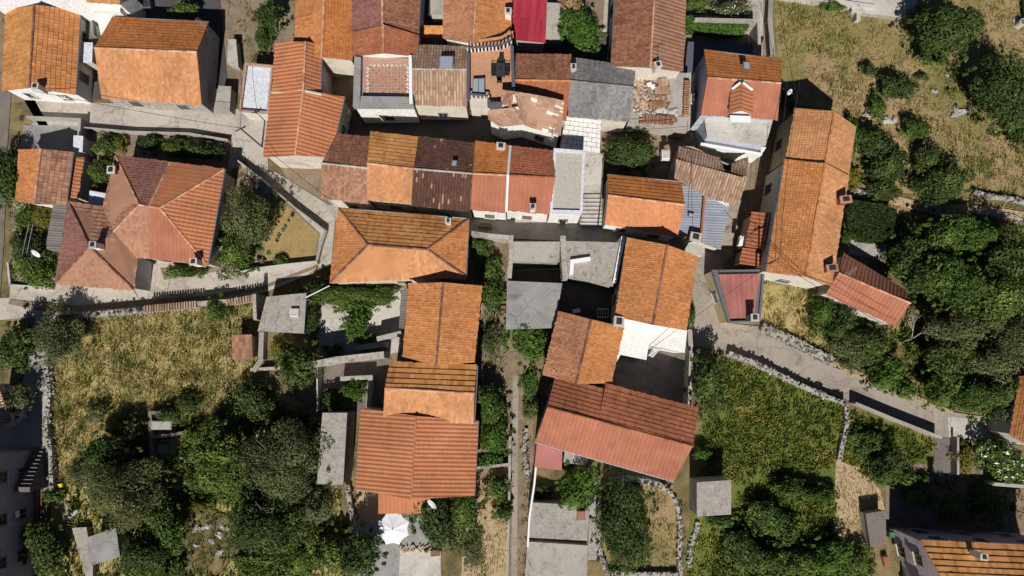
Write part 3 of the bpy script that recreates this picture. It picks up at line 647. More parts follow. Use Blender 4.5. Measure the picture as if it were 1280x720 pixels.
# ================================================================== east
pt=dict(a=(995,135,4.7),r=(1043,139,6.0),b=(1069,158,4.7),c=(1060,220,4.7),s=(1031,204,6.0),d=(983,199,4.7))
house('tiled_house','upper section of the long orange house next to the dry meadow','house',pt,[('adsr','flat','t_pale'),('cbrs','flat','t_pale')],'adscbr',wall='yellow',caps=('rs',),capmat='t_orange',sides=('ad',))
pt=dict(a=(982,199,5.0),r=(1031,204,6.3),b=(1060,219,5.0),c=(1039,357,5.0),s=(1007,346,6.3),d=(958,340,5.0))
r,f=house('tiled_house','long orange house with two brown chimneys on its east eave','house',pt,[('adsr','flat','t_orange'),('cbrs','flat','t_pale')],'adscbr',wall='cream',caps=('rs',),capmat='t_orange',sides=('ad','dc'),gut=('ad',))
chimney(f,1058,249,6.3,.9,.55,1.4,.1,'t_brown','t_umber'); chimney(f,1041,335,6.3,.9,.55,1.4,.1,'t_brown','t_umber')
r,f=gable('small_wing','small striped russet roof tucked against the long orange house',(941,265),(971,267),(961,312),(932,308),(962,266),(953,311),2.9,3.3,'NS',('barrel','barrel'),('t_red','t_new'),wall='yellow')
house('lean_to','lower striped russet lean-to below the small wing','lean-to',dict(a=(929,310,2.4),b=(962,313,2.8),c=(955,334,2.8),d=(925,330,2.4)),[('adcb','barrel','t_red')],'adcb',wall='yellow')
r,f=slab('rose_roof_house','low yellow walled house with a flat rose sheet roof and grey coping','house',[(889,338),(955,337),(949,403),(910,404)],2.8,'greymetal','yellow',parapet='all',pmat='greymetal',ph=.25,pw=.18,sides=(3,))
mb=MB(); P=[W(x,y,3.02) for x,y in ((898,343),(950,342),(942,397),(913,398))]; tile_plane(mb,[P[3],P[2],P[1],P[0]],'corr',0); mb.build('sheet_roof',['t_rose'],f)
chimney(f,944,397,4.6,.6,.55,1.6,0,'concrete_grey')
r,f=gable('tiled_house','small angled house with dark north slope by the woods',(1054,317),(1133,364),(1119,407),(1032,367),(1048,341),(1138,379),2.8,3.8,'EW',('barrel','wide'),('t_brown','t_coral'),wall='cream',caps=('rs',))
gable('tiled_house','orange roof cut off by the east edge of the frame beside the lane',(1276,470),(1330,470),(1320,560),(1264,545),(1298,470),(1292,560),3.5,4.6,'NS',('flat','flat'),('t_orange','t_orange'),wall='plaster',caps=())
r,f=gable('tall_house','tall house with mauve walls and orange tiles in the south east corner',(1151,676),(1330,684),(1345,800),(1175,790),(1185,738),(1340,742),5.3,7.0,'EW',('course','course'),('t_amber','t_amber'),wall='mauve',sides=('ad','ab'),gut=('ab',))
chimney(f,1231,697,7.4,.5,.4,.9,-.1,'white')
slab('outbuilding','narrow concrete outbuilding against the mauve house','outbuilding',[(1082,642),(1107,638),(1108,680),(1088,684)],1.4,'concrete_dark','stonewall')
# ================================================================== south, flat roofs and sheds
slab('concrete_shed','grey lichen spotted cube shed standing in the green field','shed',[(871,603),(914,600),(914,643),(871,646)],2.9,'lichen_slab','plaster',thick=.15)
slab('flat_terrace','square concrete terrace roof below the round green tree','terrace',[(664,628),(737,632),(734,676),(661,672)],1.9,'lichen_slab','concrete')
slab('flat_terrace','lower concrete terrace roof at the bottom edge of the frame','terrace',[(659,677),(735,682),(733,735),(655,735)],1.5,'concrete','concrete',parapet=(3,),pmat='concrete',ph=.15)
slab('carport','flat concrete carport roof between the vine and the alley','carport',[(634,351),(703,354),(693,410),(632,412)],3.0,'concrete_grey','stonewall')
slab('raised_terrace','raised concrete terrace along the south side of the alley','terrace',[(642,302),(700,302),(699,328),(640,326)],2.6,'concrete','stonewall')
slab('raised_terrace','dark speckled concrete terrace beside the tall orange house','terrace',[(702,301),(775,303),(766,358),(706,345)],2.5,'lichen_slab','stonewall')
slab('concrete_hut','flat concrete hut with a white hatch beside the gravel road','hut',[(333,371),(383,366),(380,417),(322,414)],2.2,'lichen_slab','plaster')
slab('ruined_slab','long rough grey concrete roof in the shade of the big olive trees','outbuilding',[(403,516),(434,516),(429,606),(396,605)],3.4,'lichen_slab','concrete')
house('tile_shed','tiny square shed with a reddish checked tile roof on the grassy slope','shed',dict(a=(290,419,1.9),b=(315,418,1.9),c=(316,448,1.6),d=(291,448,1.6)),[('dcba','course','t_umber')],'adcb',wall='stonewall')
slab('stone_shed','grey slab roofed shed in the dark trees at the lower left','shed',[(108,672),(145,660),(150,696),(114,707)],2.0,'concrete_grey','stonewall')
slab('low_wall_block','pale concrete ledge beside the grey slab roofed shed','ledge',[(90,660),(108,659),(116,707),(116,725),(108,725)],.7,'concrete','concrete')
r,f=gable('stair_house','tall grey walled house with an outside staircase at the left edge',(-85,572),(-14,570),(-16,800),(-85,800),(-50,572),(-52,800),5.6,6.9,'NS',('flat','flat'),('t_orange','t_orange'),wall='mauve',sides=('bc','ab'),win=0)
house('tiled_shed','small pale tiled roof cut off by the left edge','shed',dict(a=(-20,478,3.0),b=(1,488,3.0),c=(14,526,2.4),d=(-12,545,2.4)),[('adcb','coppo','t_tan')],'adcb')

skylight(HOUSES['metal_roof_house'][1],864,269,3.25,.55,.35,-.2,-.15)
slab('stair_landing','pale concrete landing at the top of the straight stone steps','landing',[(722,190),(753,192),(751,241),(729,241)],1.5,'concrete_pale','concrete')
# ================================================================== ground
mb=MB(); n=60
mb.poly([(-260,-220,0),(260,-220,0),(260,260,0),(-260,260,0)]); g=struct(mb,'ground','ground')
Z=[.004]
def patch(name,mat,px):
    Z[0]+=.0025; return sheet(name,px,mat,Z[0])
patch('yard','dirt',[(-60,-60),(600,-60),(960,-60),(965,300),(880,470),(640,470),(590,360),(420,330),(300,120),(-60,130)])
patch('grass_field','meadow',[(962,-60),(1400,-60),(1400,260),(1215,245),(1100,240),(1062,230),(1075,160),(1045,138),(995,130),(975,100)])
patch('grass_field','drygrass',[(100,392),(200,382),(330,372),(335,420),(325,470),(400,520),(350,600),(200,600),(66,600),(66,450)])
patch('grass_field','drygrass',[(66,590),(420,600),(440,740),(60,740)])
patch('garden_soil','dirt',[(380,355),(505,355),(500,520),(380,520)])
patch('grass_field','mown',[(335,260),(350,250),(402,290),(395,330),(335,335),(315,300)])
patch('garden_soil','sandy',[(585,600),(637,600),(635,740),(575,740)])
patch('garden_soil','sandy',[(446,612),(478,615),(478,660),(446,665)])
patch('garden_soil','dirt',[(590,300),(665,300),(668,740),(637,740),(637,600),(590,600)])
patch('grass_field','greenfield',[(885,445),(930,450),(1056,505),(1170,552),(1165,580),(1100,612),(1050,600),(1040,700),(1060,740),(850,740),(870,600),(868,560),(880,520)])
patch('grass_field','drygrass',[(955,355),(1040,360),(1060,440),(1048,455),(950,410)])
patch('garden_soil','sandy',[(1045,575),(1075,585),(1100,612),(1107,640),(1085,680),(1060,690),(1042,660)])
patch('garden_soil','gravel',[(1058,298),(1108,298),(1108,325),(1060,318)])
patch('grass_field','meadow',[(748,600),(840,605),(852,650),(848,715),(750,715)])
patch('yard','dirt',[(1107,580),(1290,580),(1290,670),(1107,670)])
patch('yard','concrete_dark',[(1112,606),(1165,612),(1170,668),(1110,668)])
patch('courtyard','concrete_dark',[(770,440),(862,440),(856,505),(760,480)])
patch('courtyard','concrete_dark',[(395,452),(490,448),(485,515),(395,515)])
patch('courtyard','concrete_pale',[(398,375),(505,360),(500,440),(398,455)])
patch('courtyard','concrete_grey',[(446,655),(550,640),(552,740),(440,740)])
patch('courtyard','concrete_pale',[(550,690),(500,685),(498,740),(552,740)])
patch('footpath','road',[(935,-40),(955,-40),(953,75),(935,75)])
patch('footpath','concrete_pale',[(722,160),(752,190),(750,244),(728,244)])
patch('footpath','road',[(757,-20),(770,-20),(766,80),(752,60)])
patch('footpath','dirt',[(638,440),(652,440),(655,740),(634,740)])
patch('footpath','lane',[(641,470),(648,470),(646,740),(639,740)])
patch('footpath','concrete',[(737,600),(750,600),(747,700),(735,700)])
patch('footpath','concrete_dark',[(1168,545),(1187,545),(1189,600),(1168,600)])
patch('road','concrete_dark',[(-60,100),(14,115),(8,200),(5,300),(0,372),(-60,372)])
patch('road','road',[(30,125),(120,128),(335,138),(335,215),(345,215),(420,262),(414,330),(398,338),(330,366),(260,378),(180,385),(100,392),(60,395),(-60,405),(-60,375),(12,372),(14,300),(20,190),(42,150),(40,118)])
patch('alley','shade_paving',[(425,138),(640,138),(700,150),(700,185),(520,180),(420,172)])  # alley floor coloured dark to carry the shade between the rows
patch('courtyard','shade_paving',[(520,-40),(560,-40),(560,62),(520,62)])  # this and the next courtyard floors hold their shade in the colour
patch('courtyard','shade_paving',[(640,40),(780,40),(780,85),(640,80)])
patch('courtyard','shade_paving',[(700,335),(770,350),(775,405),(695,400)])
patch('courtyard','shade_paving',[(165,-30),(272,-30),(285,110),(262,110),(255,30),(165,30)])
patch('courtyard','shade_paving',[(98,40),(128,40),(128,125),(96,125)])
patch('courtyard','concrete_grey',[(30,156),(110,158),(108,190),(24,187)])
patch('yard','shade_paving',[(640,320),(706,320),(706,360),(636,360)])  # gap beside the carport: its black shade is put into the floor colour
patch('road','concrete',[(405,255),(600,270),(760,280),(900,300),(905,345),(870,322),(760,304),(600,296),(585,290),(420,275)])
patch('road','lane',[(944,180),(925,260),(915,320),(893,340),(908,404),(950,408),(990,425),(1080,470),(1190,515),(1225,520),(1360,540),(1360,575),(1280,556),(1170,545),(1060,500),(910,440),(865,432),(862,340),(870,315),(900,300),(925,200)])
patch('road','concrete_pale',[(1185,521),(1260,528),(1280,535),(1280,556),(1186,546)])
patch('road','concrete',[(45,395),(70,395),(66,450),(62,620),(52,622),(45,560),(-60,575),(-60,500),(20,520)])
patch('garden','dirt',[(330,242),(346,240),(400,292),(395,326),(300,335),(205,350),(200,335),(260,330),(285,215),(300,205)])
patch('grass_field','mown',[(333,272),(350,250),(398,292),(392,327),(330,333)])
patch('garden','dirt',[(112,160),(290,168),(285,212),(145,200),(130,250),(108,250)])
patch('garden','dirt',[(14,262),(80,258),(66,350),(70,358),(14,358)])

# ------------------------------------------------------------------ walls
def wall_line(name,label,px,w=.3,h=1.0,mat='concrete',cat='wall',cop=None):
    mb=MB(); 
    for i in range(len(px)-1):
        A,B=W(*px[i]),W(*px[i+1]); d=(B-A).normalized(); s=Vector((-d.y,d.x,0))*w/2; up=Vector((0,0,h+.003*i))
        mb.prism([A+up-s-d*w*.4,B+up-s+d*w*.4,B+up+s+d*w*.4,A+up+s-d*w*.4],-.2)
    A=W(*px[0]); o=mb_build_at(mb,name,[mat],A); tag(o,label,cat)
    return o
def stone_wall(label,px,w=.45,h=.8,mats=('rock','stonewall'),name='dry_stone_wall',cat='stone wall',rs=.19,cap=None):
    """dry laid wall: a core of small stones with loose bigger ones on top"""
    mb=MB(); rg=random.Random(len(label)*31)
    for i in range(len(px)-1):
        A,B=W(*px[i]),W(*px[i+1]); L=(B-A).length; d=(B-A).normalized(); s=Vector((-d.y,d.x,0))
        up=Vector((0,0,h*.8)); q=w*.42; mb.prism([A+up-s*q,B+up-s*q,B+up+s*q,A+up+s*q],-.2,1)
        n=int(L*w*14/(rs/.3)**2)
        for k in range(n):
            c=A+d*rg.random()*L+s*(rg.random()-.5)*w*1.15; z=h*(.55+.45*rg.random())*(1 if abs((c-A).dot(s))<w*.45 else .6)
            r=rs*(.6+.8*rg.random()); mb.rock((c.x,c.y,z),r*1.3,r,r*.7,0,rg)
        for k in range(int(L*2)):
            c=A+d*rg.random()*L+s*(rg.choice((-1,1))*(w*.5+rg.random()*.4)); r=rs*(.4+.6*rg.random()); mb.rock((c.x,c.y,r*.15),r,r,r*.6,0,rg)
        if cap:
            n=int(L/.24)
            for k in range(n):
                c=A+d*(k+.5)*L/n; c.z=h+.02+rg.random()*.03
                mb.tube(c-s*w*.6,c+s*w*.6+Vector((0,0,-.05)),.12,.10,6,2)
    o=mb_build_at(mb,name,list(mats)+([cap] if cap else []),W(*px[0])); tag(o,label,cat); return o
stone_wall('rubble stone wall capped with old roof tiles along the lower road',[(190,388),(255,382)],.55,1.5,cap='t_tan')
stone_wall('rubble stone wall between the lower road and the dry grass slope',[(102,395),(190,388)],.55,1.3)
stone_wall('short tile capped wall stub beside the concrete hut',[(290,380),(330,373)],.5,1.4,cap='t_tan')
wall_line('garden_wall','plain retaining wall between the olive bush and the concrete hut',[(255,381),(292,378)],.4,1.4,'stonewall')
stone_wall('pale broken stone wall down the west side of the grassy slope',[(62,452),(67,490),(62,530),(68,560),(70,612)],.42,.8,mats=('rockpale','stonewall'))
stone_wall('pale stone wall along the south side of the lane below the rose roof',[(908,441),(945,456),(990,478),(1030,496),(1053,503)],.42,1.1,mats=('rockpale','stonewall'))
stone_wall('ragged stone bank along the north side of the lane',[(950,409),(985,424),(1012,438),(1040,452)],.9,.6)
stone_wall('mossy stone divider between the two green plots',[(1055,506),(1056,530),(1049,560),(1046,575)],.4,.6)
stone_wall('curved stone wall around the north side of the big round bush',[(754,612),(766,600),(782,597),(802,600),(822,604),(836,615)],.5,.6,mats=('rock','stonewall'))
stone_wall('stone wall down the east side of the round bush garden',[(838,616),(846,632),(849,655),(848,690),(850,718)],.35,.5,mats=('rockpale','stonewall'))
stone_wall('stone wall down the west side of the round bush garden',[(750,615),(748,640),(747,668),(750,690),(757,710)],.35,.5,mats=('rock','stonewall'))
stone_wall('pale stone wall at the bottom edge below the round bush',[(757,714),(800,716),(846,716)],.42,.6,mats=('rockpale','stonewall'))
stone_wall('thin stone edging south of the lichen spotted shed',[(872,652),(864,680),(860,708)],.3,.35,mats=('rockpale','stonewall'))
stone_wall('long pale stone line crossing the meadow east of the woods bushes',[(1214,241),(1235,247),(1262,250),(1290,258)],.4,.7)
stone_wall('low pale stone line below the meadow path',[(1085,244),(1100,250)],.4,.4)
stone_wall('broken pale stone line beside the bright green trees',[(1150,262),(1175,268),(1200,270)],.4,.4)
stone_wall('scattered pale stone line at the far end of the meadow path',[(1235,268),(1262,270),(1285,282)],.4,.4)
stone_wall('stone heap edge beside the chimney of the long orange house',[(1062,240),(1085,245),(1102,253)],.8,.4,mats=('rock','stonewall'))
stone_wall('stone wall along the grass path near the sandy strip by the russet house',[(436,605),(440,635),(445,665)],.4,.7)
stone_wall('rubble edge on the east of the garden footpath',[(660,600),(655,560),(658,535)],.4,.4)
wall_line('garden_wall','thin concrete wall between the diagonal street and the olive garden',[(300,203),(330,226),(372,262),(409,290)],.16,.9,'concrete')
wall_line('garden_wall','low concrete wall closing the mown plot on the east',[(409,290),(402,312),(398,328)],.25,.7,'concrete')
wall_line('garden_wall','low concrete wall closing the mown plot on the south',[(398,329),(360,333),(322,338),(300,343)],.28,.8,'concrete_pale')
wall_line('garden_wall','long concrete wall between the hut garden and the lane',[(1062,503),(1110,523),(1166,545)],.2,1.3,'concrete')
wall_line('garden_wall','rough wall beside the path at the top of the frame',[(960,-20),(958,30),(961,72)],.45,1.0,'rock')
wall_line('garden_wall','garden wall in front of the dark garden north of the two tone hipped house',[(112,163),(170,168),(240,170),(288,178)],.18,.8,'concrete')
wall_line('garden_wall','patio wall casting a long straight shadow beside the street',[(42,150),(108,153)],.2,.9,'concrete')
wall_line('garden_wall','short wall on the east of the grey patio',[(110,155),(108,188)],.25,1.3,'concrete')
wall_line('garden_wall','white curb wall along the west garden',[(14,330),(17,357),(68,361)],.2,.5,'concrete_pale')
wall_line('garden_wall','pale wall between the planted courtyard and the dark yard',[(399,456),(430,450),(484,444)],.6,2.9,'stonewall')  # made tall so its shadow stands in for a drop in the terrain
wall_line('garden_wall','grey stepped wall in the planted courtyard',[(452,435),(483,431)],.5,1.6,'concrete')
wall_line('garden_wall','concrete ledge next to the stepped courtyard wall',[(478,424),(503,418)],.45,1.8,'concrete')
wall_line('garden_wall','white pipe topped wall in the dark yard',[(402,457),(402,512)],.12,1.5,'concrete_pale')
wall_line('garden_wall','concrete wall end beside the small courtyard vine',[(432,473),(467,471),(464,506)],.4,1.4,'concrete')
wall_line('garden_wall','long white wall along the garden footpath and the pink annex',[(671,556),(667,600),(661,640),(659,675)],.16,2.2,'whitepaint')
wall_line('garden_wall','concrete wall closing the shady fig garden',[(592,583),(637,578),(638,545)],.25,1.2,'concrete')
wall_line('garden_wall','wall along the garden footpath from the fig garden to the bottom edge',[(638,545),(636,640),(634,730)],.22,.8,'concrete')
wall_line('garden_wall','white retaining wall along the speckled terrace',[(773,304),(768,330),(763,356)],.35,2.9,'whitepaint')
wall_line('garden_wall','white walled corner with a square pillar on the speckled terrace',[(732,329),(712,332),(711,346)],.35,2.9,'whitepaint')
wall_line('garden_wall','crumbling stone wall between the two terraces by the alley',[(701,304),(702,330),(704,350)],.5,2.9,'stonewall')
wall_line('garden_wall','stone wall on the west side of the raised terrace',[(639,303),(639,326),(637,350)],.4,2.9,'stonewall')
wall_line('garden_wall','concrete wall between the dark courtyard and the lane',[(857,415),(859,445),(856,505)],.4,1.6,'concrete')
wall_line('garden_wall','shaded wall beside the straight garden path in the south east',[(1189,546),(1189,590)],.2,1.0,'concrete')
wall_line('garden_wall','pale wall below the white flowering bush',[(1230,602),(1280,606)],.3,1.3,'concrete')
wall_line('garden_wall','pale garden wall on the north edge of the meadow',[(970,-2),(1000,2),(1070,12),(1085,14)],.4,1.0,'concrete_pale')
slab('concrete_platform','concrete platform with a red edge line at the top of the meadow','platform',[(1060,-30),(1145,-30),(1147,23),(1065,14)],.8,'concrete_pale','concrete')
wall_line('garden_wall','short pale wall stub jutting into the meadow',[(1069,14),(1069,27)],.4,.7,'concrete_pale')
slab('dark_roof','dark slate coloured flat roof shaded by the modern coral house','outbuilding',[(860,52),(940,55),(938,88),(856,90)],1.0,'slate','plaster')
wall_line('garden_wall','white garden wall behind the clipped green hedge',[(858,30),(862,36)],.4,1.5,'whitepaint')
wall_line('garden_wall','garden wall below the clipped green hedge',[(862,38),(938,40),(939,68)],.3,2.3,'concrete')

# sandy verges and trodden earth beside the lanes
patch('verge','sandy',[(950,406),(992,424),(1082,468),(1192,514),(1190,518),(1080,476),(1000,438),(948,413)])
patch('verge','dirt',[(905,438),(948,453),(1000,476),(1058,500),(1058,504),(1000,481),(940,458),(903,444)])
patch('verge','dirt',[(12,374),(100,382),(180,375),(260,369),(330,357),(398,330),(398,334),(330,361),(258,374),(180,381),(60,390),(10,380)])
patch('trodden_path','sandy',[(1096,238),(1125,246),(1160,255),(1215,256),(1290,266),(1290,276),(1210,266),(1150,264),(1110,254)])
patch('bare_soil','ground',[(232,640),(262,636),(300,650),(298,695),(270,718),(222,718)])
# ruined hut on the slope
root=thing('ruined_hut','roofless ruined hut in the tree shade on the dry slope','ruin',W(203,545))
for px in ([(185,514),(189,514),(192,576),(187,576)],[(189,514),(222,514),(222,518),(189,518)],[(190,545),(236,538),(236,542),(190,549)]):
    mb=MB(); mb.prism([W(x,y,1.0) for x,y in px],-.2); mb.build('wall',['concrete_dark'],root)

wall_line('garden_wall','pale retaining wall on the south side of the alley beside the climbers',[(588,296),(615,300),(640,302)],.4,2.2,'concrete')

wall_line('garden_wall','broken parapet wall beside the concrete hut roof',[(330,372),(331,400)],.3,2.5,'stonewall')
wall_line('garden_wall','low crumbling wall running south from the concrete hut',[(331,418),(330,450),(322,462)],.45,.9,'concrete')
wall_line('garden_wall','low stone edge below the concrete hut garden',[(318,462),(352,460)],.3,.7,'stonewall')
# ================================================================== vegetation
def leaf_cloud(rg, cen, rad, n, size, squash=1.0, shell=.55, up=.55):
    """leaves on and in a clump: positions, 4 corners each"""
    d=rg.normal(size=(n,3)); d/=np.linalg.norm(d,axis=1)[:,None]
    r=rad*(shell+(1.08-shell)*rg.random(n)**.6)
    p=cen+d*r[:,None]*np.array([1,1,squash])
    nr=d+np.array([0,0,up])+rg.normal(size=(n,3))*.55; nr/=np.linalg.norm(nr,axis=1)[:,None]
    a=np.cross(nr,rg.normal(size=(n,3))); a/=np.linalg.norm(a,axis=1)[:,None]; b=np.cross(nr,a)
    s=size*(.6+.8*rg.random(n))[:,None]
    return np.stack([p-a*s*.62,p-b*s*.33+nr*s*.08,p+a*s*.62,p+b*s*.33+nr*s*.08],1)
def quads_mesh(name,Q,tone,mats,mi=None):
    n=len(Q); me=bpy.data.meshes.new(name)
    me.vertices.add(n*4); me.vertices.foreach_set('co',Q.reshape(-1).astype(np.float32))
    me.loops.add(n*4); me.loops.foreach_set('vertex_index',np.arange(n*4,dtype=np.int32))
    me.polygons.add(n); me.polygons.foreach_set('loop_start',np.arange(0,n*4,4,dtype=np.int32))
    try: me.polygons.foreach_set('loop_total',np.full(n,4,dtype=np.int32))
    except Exception: pass
    for m in mats: me.materials.append(MAT[m])
    if mi is not None: me.polygons.foreach_set('material_index',mi.astype(np.int32))
    me.attributes.new('tone','FLOAT','FACE').data.foreach_set('value',tone.astype(np.float32))
    me.update(calc_edges=True); return me
CROWNS={}
def crown(size,seed,flower=False,fine=False):
    """crown of radius `size` sitting on z=0: uneven clumps of leaves with gaps between"""
    k=(size,seed,flower,fine)
    if k in CROWNS: return CROWNS[k]
    rg=np.random.default_rng(int(size*100)+seed*17); m=int(9+size*size*3.2)
    Q=[];T=[]
    ls=(.17 if size<1.5 else .21)*(.72 if fine else 1)
    big=rg.normal(size=(5,2))*size*.3
    for i in range(m):
        a=rg.random()*6.283; el=rg.random()**.8*1.45
        rr=size*(.42+.46*rg.random())*(1+.22*math.sin(2*a+seed*1.7)+.16*math.sin(5*a+2*seed))
        c=np.array([math.cos(a)*math.cos(el)*rr,math.sin(a)*math.cos(el)*rr,size*.55+math.sin(el)*rr*.75])
        cr=min(size*.42,.34+size*.17*(.6+.8*rg.random()))
        n=int((200 if fine else 240)*cr*cr/ (ls/.2)**2)+40
        Q.append(leaf_cloud(rg,c,cr,n,ls,.8)); t=.05+.75*rg.random(); T.append(np.clip(t+rg.normal(size=n)*.2,0,1))
    # a dense inner mass so the crown is not see-through, with a few stray sprays outside
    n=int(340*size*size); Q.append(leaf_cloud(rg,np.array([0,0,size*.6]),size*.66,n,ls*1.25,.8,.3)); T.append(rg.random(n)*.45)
    for i in range(int(8+size*5)):
        a=rg.random()*6.283; rr=size*(.9+.22*rg.random()); c=np.array([math.cos(a)*rr,math.sin(a)*rr,size*(.35+.4*rg.random())])
        Q.append(leaf_cloud(rg,c,.16+.14*rg.random(),22,ls,.7,.1)); T.append(np.clip(.5+rg.normal(size=22)*.25,0,1))
    Q=np.concatenate(Q); T=np.concatenate(T)
    mi=np.zeros(len(Q),int)
    if flower: mi[(rg.random(len(Q))<.07)&(Q[:,0,2]>size*.75)]=1
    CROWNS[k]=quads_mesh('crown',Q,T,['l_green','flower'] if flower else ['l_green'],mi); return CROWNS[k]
def trunk_mesh(seed,h,r,spread):
    rg=random.Random(seed); mb=MB(); p=Vector((0,0,-.1)); lean=Vector((rg.uniform(-.15,.15),rg.uniform(-.15,.15),1))
    top=p+lean*h*.55; mb.tube(p,top,r,r*.7,9)
    for i in range(5):
        a=i*1.256+rg.random(); d=Vector((math.cos(a)*spread*.55,math.sin(a)*spread*.55,h*.5+rg.random()*.3)); q=top+d*.6
        mb.tube(top-Vector((0,0,.1)),q,r*.55,r*.3,7); mb.tube(q,q+d*.5+Vector((rg.uniform(-.2,.2),rg.uniform(-.2,.2),0)),r*.3,r*.1,5)
    return mb
TREES=[0]
def plant(kind,label,px,py,rx,ry=None,mat='l_green',h=None,trunk=True,name=None,group=None,flower=False,low=None):
    """px,py,rx,ry describe the crown outline seen from above; h total height"""
    ry=ry or rx; TREES[0]+=1; seed=TREES[0]
    k=(CAMH-1.5)/F*ct; ax,ay=rx*k/1.0,ry*k
    r=(ax+ay)/2
    h=h or (r*1.9 if r>1.3 else r*1.5)
    zc=h*.6; c=W(px,py,zc); base=Vector((c.x,c.y,0))
    size=min((.8,1.3,2.0,2.8,3.8),key=lambda s:abs(s-r))
    me=crown(size,seed%4,flower,mat=='l_olive')
    root=thing(kind,label,cat_of(kind),base,group)
    cr=bpy.data.objects.new('crown',me); C.objects.link(cr); cr.parent=root
    bot=max(0.0,h-r*1.25*1.0) if low is None else low
    sz=(h-bot)/(size*1.35)
    cr.location=(0,0,max(0,bot-size*.25*sz)); cr.scale=(ax/size*1.0,ay/size*1.0,sz); cr.rotation_euler.z=0
    cr.material_slots[0].link='OBJECT'; cr.material_slots[0].material=MAT[mat]
    if trunk:
        mb=trunk_mesh(seed,h*.75,.07+r*.05,r); mb.v=[(v[0]+base.x,v[1]+base.y,v[2]) for v in mb.v]
        mb.build('trunk',['bark'],root)
    return root
def cat_of(k): return {'bush':'bush','tree':'tree','olive_tree':'olive tree','shrub':'shrub','vine':'vine','fig_tree':'fig tree','palm_tree':'palm tree','flowering_bush':'bush'}.get(k,k)
D,G_,B_,O,Y='l_dark','l_green','l_bright','l_olive','l_yellow'
